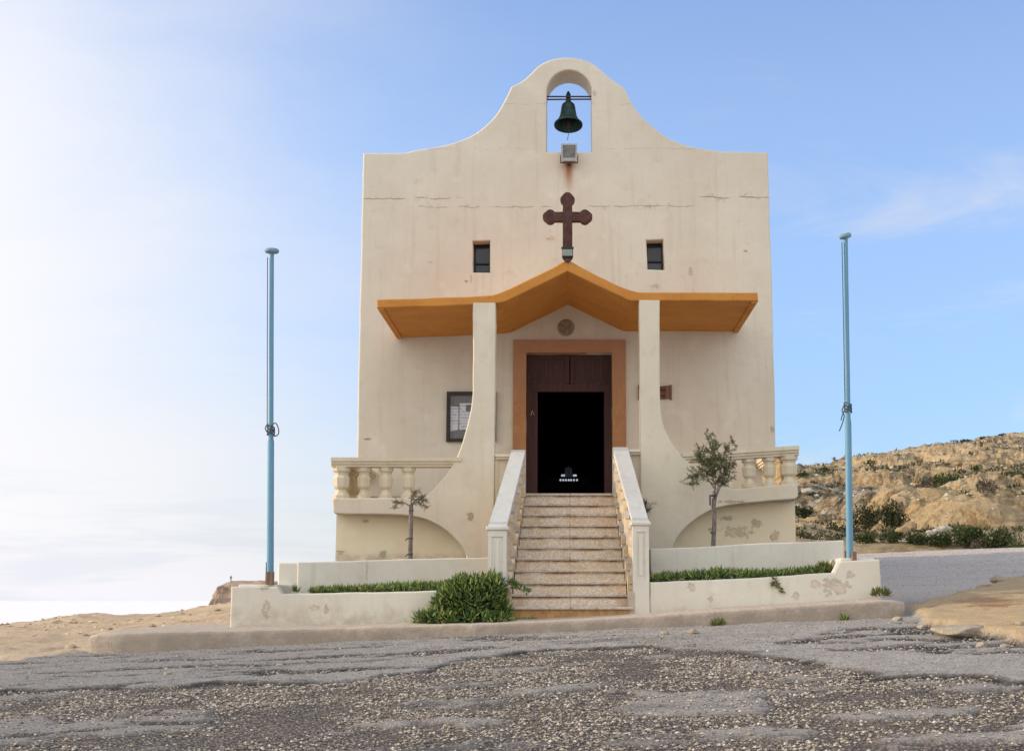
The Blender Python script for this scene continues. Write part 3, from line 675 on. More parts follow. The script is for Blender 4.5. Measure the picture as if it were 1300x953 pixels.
# ================================================================== terrain
def z_plane(X, d): return -SLD*0-1.6+SLD*d+SLX*X
POLY = lambda pts: [(lambda g: (g[0], g[1]-CAMY))(on_ground(x, y)) for x, y in pts]
coarse_p = POLY([(-300, 1150), (-300, 884), (0, 870), (300, 864), (470, 858), (560, 842), (640, 824), (720, 816), (820, 818), (900, 821), (960, 829), (1040, 836), (1090, 849), (1200, 852), (1300, 857), (1600, 872), (1600, 1150)])
dark_p = POLY([(1000, 806), (1100, 794), (1175, 785), (1250, 800), (1330, 806), (1330, 830), (1200, 826), (1100, 822), (1010, 818)])
ochre_p = POLY([(1152, 771), (1300, 733), (1500, 690), (1500, 818), (1300, 813), (1258, 803), (1205, 797), (1165, 784)])
sand_p = POLY([(-500, 862), (0, 837), (60, 829), (112, 823), (150, 803), (292, 797), (420, 768), (420, 740), (-500, 740)])
def ground_fields(X, d):
    X = np.asarray(X, float); d = np.asarray(d, float)
    w1 = fbm(X*1.1, d*1.6, 5, 4)-.5; w2 = fbm(X*5, d*7, 6, 3)-.5
    sc = sdist(X, d, coarse_p)+w1*.9+w2*.30
    sd_ = sdist(X, d, dark_p)+w1*1.3+w2*.5
    so = sdist(X, d, ochre_p)+w1*.4+w2*.2
    ss = sdist(X, d, sand_p)+w1*1.6+w2*.4
    coarse = sstep(-.015, .03, sc)*(1-.85*sstep(.57, .65, fbm(X*.8+5, d*1.5, 90, 5)+w2*.22)*sstep(.25, .6, sc)); ochre = sstep(-.03, .06, so); sand = sstep(-.15, .3, ss)*(X < -3)
    streak = sstep(.54, .62, fbm(X*.6+3, d*2.6, 12, 5)+w2*.16)*sstep(-9, -2.5, -X-5+2.5*0)*(1-coarse)
    streak = streak*sstep(3.5, -1.0, X)*sstep(22.3, 20.8, d)
    edge = np.exp(-(np.clip(sc-.06, -1, 1)/.11)**2)*sstep(.34, .52, fbm(X*.9, d*.9, 8, 2))
    band = sstep(-.1, .1, sd_)
    broken = np.maximum(np.maximum(streak, band*sstep(.40, .55, fbm(X*1.6, d*4, 31, 4))), 0)*(1-ochre)*(1-sand)
    return coarse, ochre, sand, broken, edge
def ground_z(X, d, fields=None, detail=True):
    X = np.asarray(X, float); d = np.asarray(d, float)
    z = z_plane(X, np.minimum(d, 46))
    lf = sstep(-4, -12, X)
    z = z-lf*(.025*np.clip(d-22, 0, 14)+.25*np.clip(d-36, 0, 60)+.03*np.clip(d-96, 0, 400))
    z = z-sstep(8, -4, X)*(.10*np.clip(d-58, 0, 60)+.05*np.clip(d-118, 0, 400))
    z = z+np.clip(d-8, -40, 0)*(-.0)+(np.clip(4-d, 0, 60))*.03
    if detail:
        c, o, s, b, e = fields if fields is not None else ground_fields(X, d)
        n1 = fbm(X*.7, d*.7, 2, 3)-.5; n2 = fbm(X*6, d*6, 3, 4)-.5; n3 = fbm(X*22, d*22, 4, 2)-.5
        far = sstep(120, 20, d)
        z = z+n1*.05*far+n2*(.022+.02*b)+n3*.014*(.4+c)
        z = z-(c+(1-c)*b*.8)*.035*(1-o)*sstep(30, 22, d)-.03*sstep(30, 22, d)
        z = z+o*(.05+.07*fbm(X*1.5, d*1.5, 14, 4)+.03*(fbm(X*5, d*14, 15, 3)-.5))
        z = z+s*(.20*(fbm(X*.8, d*1.7, 16, 5)-.5)+.10*(fbm(X*3, d*5, 19, 4)-.5))
        z = z+lf*sstep(30, 36, d)*.5*(fbm(X*.55, d*.3, 18, 5)-.48)
    return z
def spread(a, b, step, lo, hi, g):
    c = list(np.arange(a, b+1e-6, step)); s = step; x = c[-1]
    while x < hi: s *= g; x += s; c.append(x)
    s = step; x = c[0]; pre = []
    while x > lo: s *= g; x -= s; pre.append(x)
    return np.array(pre[::-1]+c)
def ground_mat():
    m = NT('ground_surface'); X, Y, Z = m.xyz()
    c, o, s, b, e = [m.attr(k) for k in ('coarse', 'ochre', 'sand', 'broken', 'edge')]
    big = m.noise(.45, 4); mid = m.noise(3, 5, .65); fine = m.noise(38, 4, .75)
    v = m.voro(34, 'F1', out='Color'); vd = m.voro(34, 'F1'); v2 = m.voro(75, 'F1', out='Color')
    # old worn asphalt: pale binder with fine aggregate
    worn = m.mix(m.mr(mid, .35, .65), (.46, .425, .385), (.36, .335, .31))
    worn = m.mix(m.mr(X, 1.5, -5.5, 0, .70), worn, (.27, .265, .265))
    worn = m.mix(m.math('MULTIPLY', m.mr(Y, -5.5, -1, 0, .9), m.mr(m.noise(1, 6, .7, m.vm('MULTIPLY', m.pos, (.22, .9, 1))), .30, .48)), worn, (.62, .52, .43))
    worn = m.mix(m.mr(Y, -4.5, -.5, 0, .9), worn, (.74, .65, .56)); worn = m.mix(m.math('MULTIPLY', m.mr(Y, -4, 0), m.mr(m.noise(1, 6, .75, m.vm('MULTIPLY', m.pos, (.7, 1.6, 1))), .50, .64, 0, .4)), worn, (.34, .31, .285))
    worn = m.mix(m.mr(m.xyz(v2)[0], .55, .95, 0, .5), worn, (.54, .50, .44))
    worn = m.mix(m.mr(fine, .50, .66, 0, .85), worn, (.11, .103, .10)); worn = m.mix(m.mr(m.noise(15, 5, .75), .55, .70, 0, .55), worn, (.14, .13, .125))
    # loose coarse gravel
    g = m.mix(m.xyz(v)[1], (.20, .17, .145), (.44, .365, .29)); g = m.mix(m.mr(m.xyz(v)[0], .75, .9), g, (.48, .43, .37))
    g = m.mix(m.mr(vd, .25, .55), g, (.085, .078, .075))
    g = m.mix(m.mr(big, .35, .65, 0, .35), g, (.20, .16, .13))
    # broken dark asphalt
    bk = m.mix(m.mr(m.xyz(v)[2], .55, .9), (.042, .042, .046), (.22, .20, .19))
    bk = m.mix(m.mr(fine, .45, .65), bk, (.03, .03, .033))
    # sandy limestone
    och = m.mix(m.mr(mid, .3, .7), (.60, .45, .265), (.52, .385, .225)); och = m.mix(m.mr(m.noise(1.1, 3), .58, .68), och, (.36, .25, .15))
    och = m.mix(m.mr(fine, .5, .7, 0, .5), och, (.22, .15, .08))
    red = m.vm('LENGTH', m.vm('MULTIPLY', m.vm('SUBTRACT', m.pos, (RX, RY, 0)), (.9, .55, 0)))
    och = m.mix(m.mr(m.math('ADD', red, m.math('MULTIPLY', m.noise(3, 5, .7), 2.4)), 1.75, 1.5, 0, .45), och, (.34, .13, .06))
    sd = m.mix(m.mr(big, .35, .65), (.60, .475, .34), (.50, .40, .29)); sd = m.mix(m.mr(mid, .5, .68, 0, .6), sd, (.36, .28, .20)); sd = m.mix(m.mr(fine, .52, .72, 0, .5), sd, (.30, .24, .18))
    col = m.mix(c, worn, g); col = m.mix(m.math('MULTIPLY', e, .92), col, (.04, .04, .042)); col = m.mix(b, col, bk)
    col = m.mix(o, col, och); col = m.mix(s, col, sd)
    hgt = m.math('ADD', m.math('MULTIPLY', vd, m.math('MULTIPLY', m.math('ADD', c, b), -1.4)), m.math('MULTIPLY', m.noise(45, 5, .75), 1.1))
    hgt = m.math('ADD', hgt, m.math('MULTIPLY', m.noise(9, 4, .6), 1.6))
    return m.out(col, m.bump(hgt, .022, .9), .95, .15)
RX, RY = on_ground(1255, 768)
gx = spread(-8.6, 8.6, .052, -400, 400, 1.09); gd = np.concatenate([spread(10, 24, .045, -30, 24.02, 1.12), np.arange(24.1, 46, .13), 46*1.045**np.arange(1, 55)])
GX, GD = np.meshgrid(gx, gd); fl_ = ground_fields(GX, GD); GZ = ground_z(GX, GD, fl_)
g = grid_mesh('ground', GX, GD+CAMY, GZ+EYE, ground_mat(), dict(zip(('coarse', 'ochre', 'sand', 'broken', 'edge'), fl_)))
tag(g, kind='structure')
def gz(X, Y): return float(ground_z(np.array([X]), np.array([Y-CAMY]))[0])+EYE

# loose stones on the gravelled part
def stones(n, xr, dr, s0, s1, seed, base=0.0):
    r = np.random.default_rng(seed); X = r.uniform(*xr, n*3); d = dr[0]+(dr[1]-dr[0])*r.random(n*3)**.8
    c, o, s, b, e = ground_fields(X, d); k = (np.maximum(np.maximum(c*sstep(.28, .55, fbm(X*1.3, d*1.9, 95, 4)), b*.22), base) > r.random(n*3)) & (o < .4) & (s < .4); X, d = X[k][:n], d[k][:n]
    z = ground_z(X, d)+EYE; n = len(X); sz = s0+(s1-s0)*r.random(n)**2.2
    o6 = np.array([(1, 0, 0), (-1, 0, 0), (0, 1, 0), (0, -1, 0), (0, 0, 1), (0, 0, -1)], float)
    tri = np.array([(0, 2, 4), (2, 1, 4), (1, 3, 4), (3, 0, 4), (2, 0, 5), (1, 2, 5), (3, 1, 5), (0, 3, 5)])
    v = o6[None]*(1+.7*(r.random((n, 6, 1))-.5))+.28*(r.random((n, 6, 3))-.5); v[:, :, 2] *= .62
    a = r.random(n)*2*pi; ca, sa = np.cos(a)[:, None], np.sin(a)[:, None]
    x = v[:, :, 0]*ca-v[:, :, 1]*sa; y = v[:, :, 0]*sa+v[:, :, 1]*ca
    V = np.stack([X[:, None]+x*sz[:, None], d[:, None]+CAMY+y*sz[:, None], z[:, None]+v[:, :, 2]*sz[:, None]+.25*sz[:, None]], -1)
    return V.reshape(-1, 3), (tri[None]+6*np.arange(n)[:, None, None]).reshape(-1, 3)
def island_mat(name, cols, rough=.9, bumpd=None, alt=None):
    m = NT(name); r = m.n('ShaderNodeValToRGB'); e = r.color_ramp.elements
    for k, c in enumerate(cols):
        q = e[k] if k < 2 else e.new(0); q.position = k/(len(cols)-1); q.color = (*c, 1)
    e[0].position = 0
    m.put(r.inputs[0], m.rnd()); c = r.outputs[0]
    c = m.mix(m.mr(m.noise(40, 3), .4, .7, 0, .4), c, tuple(x*.6 for x in cols[0]))
    return m, c
def ramp_mat(name, stops, rough=.9):
    m = NT(name); r = m.n('ShaderNodeValToRGB'); cr = r.color_ramp
    while len(cr.elements) > 1: cr.elements.remove(cr.elements[-1])
    cr.elements[0].position = stops[0][0]; cr.elements[0].color = (*stops[0][1], 1)
    for p, c in stops[1:]: q = cr.elements.new(p); q.color = (*c, 1)
    m.put(r.inputs[0], m.rnd()); return m.out(r.outputs[0], None, rough, .2)
v1, f1 = stones(95000, (-8.5, 8.5), (9.5, 21.6), .004, .021, 5)
M['stone'] = ramp_mat('loose_stone', [(0, (.10, .095, .09)), (.3, (.23, .195, .165)), (.6, (.37, .31, .24)), (.85, (.50, .44, .36)), (1, (.64, .60, .53))])
v3, f3 = stones(9000, (4, 16), (23.5, 45), .004, .013, 16, .6)
v2, f2 = stones(42000, (-9.5, 9.5), (11.5, 24), .003, .012, 6, 1.0)
f1 = np.concatenate([f1, f2+len(v1), f3+len(v1)+len(v2)]); v1 = np.concatenate([v1, v2, v3])
r9 = np.random.default_rng(77); n9 = 3200; X9 = r9.uniform(-17, -4.5, n9); d9 = r9.uniform(20.5, 37, n9); s9 = ground_fields(X9, d9)[2]; k9 = (s9 > .6) & (fbm(X9*.5, d9*.8, 92, 3) > .46); X9, d9 = X9[k9], d9[k9]; n9 = len(X9)
sz9 = (.012+.045*r9.random(n9)**4)*(d9/26); o6 = np.array([(1, 0, 0), (-1, 0, 0), (0, 1, 0), (0, -1, 0), (0, 0, 1), (0, 0, -1)], float); t6 = np.array([(0, 2, 4), (2, 1, 4), (1, 3, 4), (3, 0, 4), (2, 0, 5), (1, 2, 5), (3, 1, 5), (0, 3, 5)])
v9 = (o6[None]*(1+.7*(r9.random((n9, 6, 1))-.5))+.3*(r9.random((n9, 6, 3))-.5))*sz9[:, None, None]*np.array([1.3, 1, .6]); v9 += np.stack([X9, d9+CAMY, ground_z(X9, d9)+EYE+sz9*.2], 1)[:, None]
tag(raw_mesh('pebbles', v9.reshape(-1, 3), (t6[None]+6*np.arange(n9)[:, None, None]).reshape(-1, 3), ramp_mat('sandstone_pebble', [(0, (.28, .22, .15)), (.5, (.46, .37, .26)), (1, (.62, .54, .42))])), 'small sandstone pebbles scattered over the sandy ground on the left', 'pebbles', kind='stuff')
tag(raw_mesh('gravel', v1, f1, M['stone']), 'loose tan and grey gravel strewn over the broken road surface', 'gravel', kind='stuff')

# ------------------------------------------------------------------ pavement with its rough kerb
tp = [(111, 804), (200, 801.5), (290, 799.5), (450, 796), (650, 790), (800, 782.5), (960, 772), (1100, 763), (1150, 760.5)]
YK = -6.6
T = [on(x, y, YK) for x, y in tp]; px_ = resample(T, .12, closed=False)
V = []; nP = 9
for i, (x, z) in enumerate(px_):
    q = fbm(np.array([x*1.6, x*6]), np.array([3.0, 8.0]), 40, 3)-.5; w = q[0]*.05+q[1]*.02
    ends = min(1, min(i, len(px_)-1-i)/3.0); rr = .05*(1-ends)
    zz = z-rr*.6+q[1]*.02; y0 = YK+w+(1-ends)*.10
    prof = [(y0+.0, zz-.9), (y0-.012, zz-.20), (y0-.004, zz-.12), (y0+.0, zz-.05), (y0+.018, zz-.016), (y0+.06, zz-.0), (y0+.32, zz+.012), (YP-.1, zz+.03), (YP+3.0, zz+.04 if x > -4.8 else zz+.06)]
    for k, (yy, h) in enumerate(prof):
        q2 = float(fbm(np.array([x*5.0]), np.array([k*1.7]), 44, 3)[0])-.5
        V.append((x, yy+q2*.016, h+q2*.010))
V = np.array(V); n = len(px_); F = []
for i in range(n-1):
    for k in range(nP-1): F.append((i*nP+k, (i+1)*nP+k, (i+1)*nP+k+1, i*nP+k+1))
F = np.array(F)
def kerb_mat():
    m = NT('rough_kerb'); n = m.noise(3, 5, .7); f = m.noise(42, 4, .75); z = m.voro(60, 'F1', out='Color')
    c = m.mix(m.mr(n, .35, .65), (.60, .50, .40), (.50, .42, .345)); c = m.mix(m.mr(f, .5, .7, 0, .7), c, (.29, .24, .19)); c = m.mix(m.mr(m.xyz(z)[0], .7, 1, 0, .5), c, (.68, .60, .51))
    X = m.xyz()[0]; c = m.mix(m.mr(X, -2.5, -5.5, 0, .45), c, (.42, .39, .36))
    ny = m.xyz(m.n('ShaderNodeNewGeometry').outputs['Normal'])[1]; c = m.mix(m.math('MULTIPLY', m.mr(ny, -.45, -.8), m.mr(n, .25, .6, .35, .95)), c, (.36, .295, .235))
    return m.out(c, m.bump(m.math('ADD', f, m.math('MULTIPLY', m.noise(12, 4), 1.3)), .02, .9), .95, .15)
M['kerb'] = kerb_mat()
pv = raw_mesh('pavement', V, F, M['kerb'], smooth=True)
me = pv.data                                         # close the two ends
import bmesh
bm = bmesh.new(); bm.from_mesh(me); bm.verts.ensure_lookup_table()
bm.faces.new([bm.verts[k] for k in range(nP)]); bm.faces.new([bm.verts[(n-1)*nP+k] for k in range(nP)][::-1]); bm.to_mesh(me); bm.free()
tag(pv, kind='structure')

# ------------------------------------------------------------------ planters either side of the stairs
yb_ = YP+.28
pL = empty('planter', (-3.2, YP+.6, onz(450, 800, YP)), 'white plastered planter to the left of the stairs with chipped front wall', 'planter')
pR = empty('planter', (3.0, YP+.6, onz(950, 775, YP)), 'white plastered planter to the right of the stairs rising with the slope', 'planter')
nlx, nrx = onx(619.5, 700, YP)-.003, onx(824, 700, YP)+.003
o = P([(293, 744), (330, 743.5), (352, 744), (357, 753.5), (450, 752), (553, 750)], YP)+[(nlx, onz(600, 749, YP)), (nlx, onz(600, 830, YP)), (onx(293, 800, YP), onz(293, 830, YP))]
plate('front_wall', o, YP, yb_, M['planter'], pL, bev=.025, step=.15, wob=.014, seed=51)
xa, xb = onx(294, 790, YP), onx(352, 744, YP); zc = onz(330, 743.8, YP)
eb = MB().box(xa+.02, xb-.04, yb_+.002, YU+.35, onz(293, 830, YP), zc+.03, b=.02); eb.build('end_block', M['planter'], pL)
o = P([(378, 713.2), (480, 710.5), (560, 708.3), (622, 707)], YU)+[(onx(622, 700, YU), onz(600, 790, YU)), (onx(378, 700, YU), onz(600, 790, YU))]
plate('back_wall', o, YU, YU+.25, M['upper'], pL, bev=.02, step=.2, wob=.012, seed=53)
MB().box(onx(353, 700, YU), onx(379.5, 700, YU), YU+.035, YU+1.4, onz(353, 800, YU), onz(365, 713.8, YU), b=.018).build('side_wall', M['upper'], pL)
def soil_mat():
    m = NT('planter_soil'); n = m.noise(14, 5, .7); return m.out(m.mix(m.mr(n, .35, .65), (.16, .11, .07), (.07, .05, .035)), m.bump(n, .04, 1), 1, .1)
M['soil'] = soil_mat()
MB().box(xb-.04, nlx, yb_+.002, YU-.002, -.3, onz(500, 757, YP)).build('soil', M['soil'], pL)
MB().box(onx(380, 700, YU), nlx+.0, YU+.252, YB-.03, -.3, onz(500, 716, YU)).build('upper_soil', M['soil'], pL)
o = P([(1119, 790), (1118, 709), (1090, 710), (1067, 712)], YP)[::-1]
o = [(nrx, onz(840, 738.5, YP))]+P([(900, 736.2), (980, 732), (1058.5, 726.8), (1066, 713), (1090, 710.5), (1117, 709), (1118.5, 730), (1120, 760), (1120, 800)], YP)+[(nrx, onz(840, 820, YP))]
plate('front_wall', o, YP, yb_, M['planter'], pR, bev=.025, step=.15, wob=.014, seed=55)
xa, xb = onx(1068, 720, YP), onx(1118, 709, YP)
MB().box(xa+.03, xb-.02, yb_+.002, YU+.3, onz(1100, 800, YP), onz(1090, 710, YP)+.03, b=.02).build('end_block', M['planter'], pR)
o = P([(826, 696.5), (900, 693), (985, 689), (1071, 685.5), (1072, 700)], YU)+[(onx(1072, 700, YU), onz(1000, 770, YU)), (onx(826, 700, YU), onz(1000, 770, YU))]
plate('back_wall', o, YU, YU+.25, M['upper'], pR, bev=.02, step=.2, wob=.012, seed=57)
sR = MB(); z0, z1 = onz(840, 743, YP), onz(1060, 731, YP)
sR.hexa([(nrx, yb_+.002, z0), (nrx, YU-.002, z0), (nrx, YU-.002, -.5), (nrx, yb_+.002, -.5)], [(xa+.04, yb_+.002, z1), (xa+.04, YU-.002, z1), (xa+.04, YU-.002, -.5), (xa+.04, yb_+.002, -.5)]); sR.build('soil', M['soil'], pR)
MB().box(nrx, onx(1070, 700, YU), YU+.252, YB-.03, -.2, onz(950, 697, YU)).build('upper_soil', M['soil'], pR)

# ------------------------------------------------------------------ flagpoles
def flagpole(base, top, Y, label, stubs, rope, loop):
    x0, z0 = on(*base, Y); x1, z1 = on(*top, Y)
    e = empty('flagpole', (x0, Y, z0), label, 'flagpole')
    A = Vector((x0, Y, z0)); B = Vector((x1, Y, z1)); at = lambda t: A+(B-A)*t
    MB().tube([at(0), at(.42), at(.43), at(1)], [.052, .049, .039, .033], 14).build('pole', M['pole'], e)
    q = MB(); r = .110 if base[0] < 700 else .096
    q.lathe(x1, Y, [(z1-.015, .03), (z1, r*.9), (z1+.02, r), (z1+.045, r*.98), (z1+.06, r*.8), (z1+.062, .001)], 24, cap=False); me = q.mesh(); tl = 0 if base[0] < 700 else .22; me.transform(Matrix.Translation((x1, Y, z1)) @ Matrix.Rotation(-tl, 4, 'Y') @ Matrix.Translation((-x1, -Y, -z1))); link('cap', me, M['disc'], e)
    for (a, b, c, d) in stubs:
        q = MB()
        xa, za = on(a, c, Y); xb, zb = on(b, d, Y); ym = Y-.15 if c > 705+(20 if base[0] < 700 else -5.5) else Y+.055
        q.box(xa, xb, ym, ym+.09, zb, za, b=.006)
        q.build('base_post', M['stub'], e)
    q = MB(); rb = random.Random(int(base[0])); c = at(rope); pts = []
    for k in range(36): a = k*.66; p = c+Vector((cos(a)*.056, sin(a)*.056, -.08+.15*k/36+.025*sin(k*1.9))); pts.append(p)
    q.tube(pts, .009, 5)
    for L in loop: q.tube(spline([tuple(c+Vector(v)) for v in L], 6), .009, 5)
    # halyard running up beside the pole
    q.tube([tuple(at(rope)+Vector((-.05, -.045, .1))), tuple(at(.75)+Vector((-.055, -.03, 0))), tuple(at(.985)+Vector((-.06, -.02, 0)))], .007, 5)
    q.build('rope', M['rope'], e)
flagpole((343, 741), (345, 321), YP+.35, 'blue flagpole on the left planter wall with rope knotted at mid height', [(336.5, 342, 713, 741), (340.5, 349, 725.5, 742)], .455,
         [[(0, -.06, .05), (.08, -.08, .1), (.13, -.08, 0), (.12, -.07, -.07), (.06, -.07, -.09), (.02, -.06, 0)], [(-.04, -.05, .1), (-.07, -.07, .02), (-.03, -.07, -.05)]])
flagpole((1079, 711), (1073.5, 302), YP+.35, 'leaning blue flagpole on the right planter end with a loose rope tail', [(1073, 1078.5, 698.5, 711), (1079.5, 1085.5, 700, 711)], .465,
         [[(-.05, -.05, .05), (-.10, -.06, -.05), (-.07, -.06, -.13), (-.10, -.06, -.24), (-.15, -.06, -.36)], [(-.04, -.05, -.02), (-.09, -.06, -.10), (-.12, -.06, -.2)]])

# ------------------------------------------------------------------ foliage
def unit(v): return v/np.maximum(np.linalg.norm(v, axis=-1, keepdims=True), 1e-9)
def leaf_cards(P_, D, L, W, r):        # bent diamond leaves: base, two sides, tip
    n = len(P_); D = unit(D); s = unit(np.cross(D, r.normal(size=(n, 3)))); nn = np.cross(D, s)
    L = L[:, None]; W = W[:, None]
    b = P_; m1 = P_+D*L*.5+s*W*.5+nn*L*.06; m2 = P_+D*L*.5-s*W*.5+nn*L*.06; t = P_+D*L-nn*L*.05
    V = np.stack([b, m1, t, m2], 1).reshape(-1, 3); k = 4*np.arange(n)[:, None]
    return V, np.concatenate([k+np.array([[0, 1, 2]]), k+np.array([[0, 2, 3]])])
def fingers(P_, D, L, W, r):           # fleshy three-sided leaves curving upwards
    n = len(P_); D = unit(D); s = unit(np.cross(D, r.normal(size=(n, 3)))); u = np.cross(D, s); up = np.array([[0, 0, 1.0]])
    rings = []
    for t, w in ((0, .75), (.5, 1.0)):
        c = P_+D*(L*t)[:, None]+up*(L*.16*t*t)[:, None]
        for a in (0, 2.1, 4.2): rings.append(c+(s*cos(a)+u*sin(a))*(W*w*.5)[:, None])
    rings.append(P_+D*L[:, None]+up*(L*.2)[:, None])
    V = np.stack(rings, 1).reshape(-1, 3); tri = []
    for k in range(3):
        j = (k+1) % 3; tri += [(k, j, 3+j), (k, 3+j, 3+k), (3+k, 3+j, 6)]
    return V, (np.array(tri)[None]+7*np.arange(n)[:, None, None]).reshape(-1, 3)
def blob(cx, cy, cz, rx, ry, rz, seed, n=18):
    u = np.linspace(0, pi, n); w = np.linspace(0, 2*pi, 2*n, endpoint=False); V = []; F = []
    for i, a in enumerate(u):
        for b in w:
            x, y, z = math.sin(a)*cos(b), math.sin(a)*sin(b), cos(a); q = .8+.4*float(fbm(np.array([x*2+y*1.3+5]), np.array([z*2-y+9]), seed, 3)[0]); V.append((cx+rx*x*q, cy+ry*y*q, cz+rz*z*q))
    N = len(w)
    for i in range(n-1):
        for k in range(N): F.append((i*N+k, i*N+(k+1) % N, (i+1)*N+(k+1) % N)); F.append((i*N+k, (i+1)*N+(k+1) % N, (i+1)*N+k))
    return np.array(V), np.array(F)
def joinvf(parts):
    V = []; F = []; b = 0
    for v, f in parts: V.append(v); F.append(f+b); b += len(v)
    return np.concatenate(V), np.concatenate(F)
M['succulent'] = ramp_mat('fleshy_leaves', [(0, (.04, .075, .03)), (.35, (.08, .14, .04)), (.65, (.15, .225, .055)), (.88, (.26, .32, .075)), (.97, (.36, .36, .11)), (1, (.36, .24, .13))], .45)
M['succulent_yellow'] = ramp_mat('yellowish_fleshy_leaves', [(0, (.06, .08, .025)), (.5, (.12, .14, .035)), (.85, (.20, .20, .05)), (1, (.26, .20, .07))], .5)
M['scrub'] = ramp_mat('dark_scrub_leaves', [(0, (.022, .032, .016)), (.5, (.038, .052, .024)), (.85, (.065, .078, .034)), (1, (.12, .11, .06))], .8)
M['scrub_green'] = ramp_mat('green_scrub_leaves', [(0, (.03, .05, .018)), (.5, (.05, .075, .024)), (.85, (.085, .105, .032)), (1, (.15, .14, .05))], .8)
M['scrub_dry'] = ramp_mat('dry_scrub_twigs', [(0, (.08, .065, .05)), (.5, (.15, .125, .10)), (1, (.24, .20, .15))], .9)
M['tamarisk'] = ramp_mat('grey_green_needles', [(0, (.075, .09, .045)), (.5, (.135, .155, .075)), (.85, (.21, .22, .12)), (1, (.32, .27, .17))], .8)
M['tamarisk_pale'] = ramp_mat('pale_olive_needles', [(0, (.20, .19, .12)), (.5, (.34, .31, .21)), (1, (.52, .46, .33))], .8)
M['bush_core'] = flat('shaded_bush_inside', (.012, .022, .010), .3, 20, 1)  # dark core puts the shade between the leaves into the colour
M['bark'] = flat('grey_bark', (.20, .17, .145), .35, 14, .9, bump=.01, dirt=(.10, .085, .07))
def surf_points(n, c, rad, r, low=-.35):
    d = unit(r.normal(size=(n*2, 3))); d = d[d[:, 2] > low][:n]
    return c+d*rad*(.72+.30*r.random((len(d), 1))), d
# the big succulent bush spilling over the left planter by the stairs
r = np.random.default_rng(3); parts = []; cores = []
Ybush = YP-.12
for (x, y, rx, rz, n, dy) in ((600, 765, 37, 30, 1500, -.05), (622, 752, 18, 22, 620, .02), (574, 768, 23, 21, 700, 0), (592, 744, 26, 11, 480, .1), (556, 784, 26, 9, 420, -.14), (602, 786, 42, 10, 620, -.16), (640, 778, 7, 12, 160, -.05), (632, 788, 20, 5, 160, -.2)):
    X, Z = on(x, y, Ybush); kx = (28+Ybush)/FPX; n = int(n*.8); c = np.array([X, Ybush+dy, Z]); rad = np.array([rx*kx, .30 if rx > 12 else .1, rz*kx])
    p, d = surf_points(n, c, rad, r, -.6); p = p[:, :]; k = p[:, 1] < YP+.6
    D = d*1.0+np.array([[0, -.1, .35]])+r.normal(size=d.shape)*.5
    L = r.uniform(.06, .115, len(p)); parts.append(fingers(p[k], D[k], L[k], L[k]*.26, r))
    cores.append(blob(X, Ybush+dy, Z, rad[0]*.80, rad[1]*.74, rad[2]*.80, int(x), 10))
for (x0, y0, x1, y1) in ((522, 793, 545, 782), (530, 785, 552, 776), (650, 740, 672, 753), (646, 735, 655, 745), (538, 792, 575, 795), (640, 792, 682, 786)):
    q = r.random((90, 1)); a = np.array([onx(x0, y0, YP-.15), YP-.15, onz(x0, y0, YP-.15)]); b = np.array([onx(x1, y1, YP-.15), YP-.15, onz(x1, y1, YP-.15)])
    p = a+(b-a)*q+r.normal(size=(90, 3))*.018; D = unit(b-a)[None]*.2+r.normal(size=(90, 3))*.5+np.array([[0, -.1, .35]])
    parts.append(fingers(p, D, r.uniform(.05, .09, 90), r.uniform(.011, .016, 90), r))
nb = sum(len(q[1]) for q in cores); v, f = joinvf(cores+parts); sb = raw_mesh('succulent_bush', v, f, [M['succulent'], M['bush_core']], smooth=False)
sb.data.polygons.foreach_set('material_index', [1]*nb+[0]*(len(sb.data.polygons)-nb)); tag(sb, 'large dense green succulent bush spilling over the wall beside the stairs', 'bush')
def strip(px0, px1, ytop, ybase, n, seed, hgt, name, label, mat, Y0, Y1):
    r = np.random.default_rng(seed); t = r.random(n); y = Y0+(Y1-Y0)*r.random(n)
    xs = px0+(px1-px0)*t; X = (xs-CX)/FPX*(28+y)*1.0
    zb = np.array([onz(a, ybase(a), YP+.5) for a in xs]); zt = np.array([onz(a, ytop(a), YP+.5) for a in xs]); hh = (zt-zb)*(.55+.6*fbm(X*2.3, y*2, seed, 3))
    Z = zb+hh*r.random(n)**.6*.8; P_ = np.stack([X, y, Z], 1); D = r.normal(size=(n, 3))*.6+np.array([[0, -.12, .7]])
    L = r.uniform(.05, .10, n); v, f = fingers(P_, D, L, L*.22, r)
    tag(raw_mesh(name, v, f, mat), label, 'ground cover', kind='stuff')
strip(398, 600, lambda a: 748-13*min(1, max(0, (a-398)/150))**.8, lambda a: 755, 3000, 8, .1, 'succulent_cover', 'green fleshy ground cover growing along the left planter', M['succulent'], YP+.30, YU-.15)
strip(398, 480, lambda a: 747, lambda a: 755, 260, 9, .1, 'yellow_cover', 'yellowish fleshy tufts at the left end of the planter', M['succulent_yellow'], YP+.30, YP+.7)
strip(826, 1052, lambda a: 724-3*sin((a-826)/34)-.025*(a-826)+ (4 if a < 900 else 0), lambda a: 742-.05*(a-826), 3000, 10, .1, 'succulent_cover', 'green fleshy ground cover growing along the right planter', M['succulent'], YP+.30, YU-.15)
def tuft(x, y, Y, rx, rz, n, label, mat, name='weed', seed=1, cat='plant', stem=None):
    r = np.random.default_rng(seed); X, Z = on(x, y, Y); k = (28+Y)/FPX
    p, d = surf_points(n, np.array([X, Y, Z]), np.array([rx*k, rx*k*.8, rz*k]), r, -.4)
    D = d+np.array([[0, -.1, .8]])+r.normal(size=d.shape)*.35; L = r.uniform(.05, .09, len(p)); v, f = fingers(p, D, L, L*.17, r)
    return tag(raw_mesh(name, v, f, mat), label, cat)
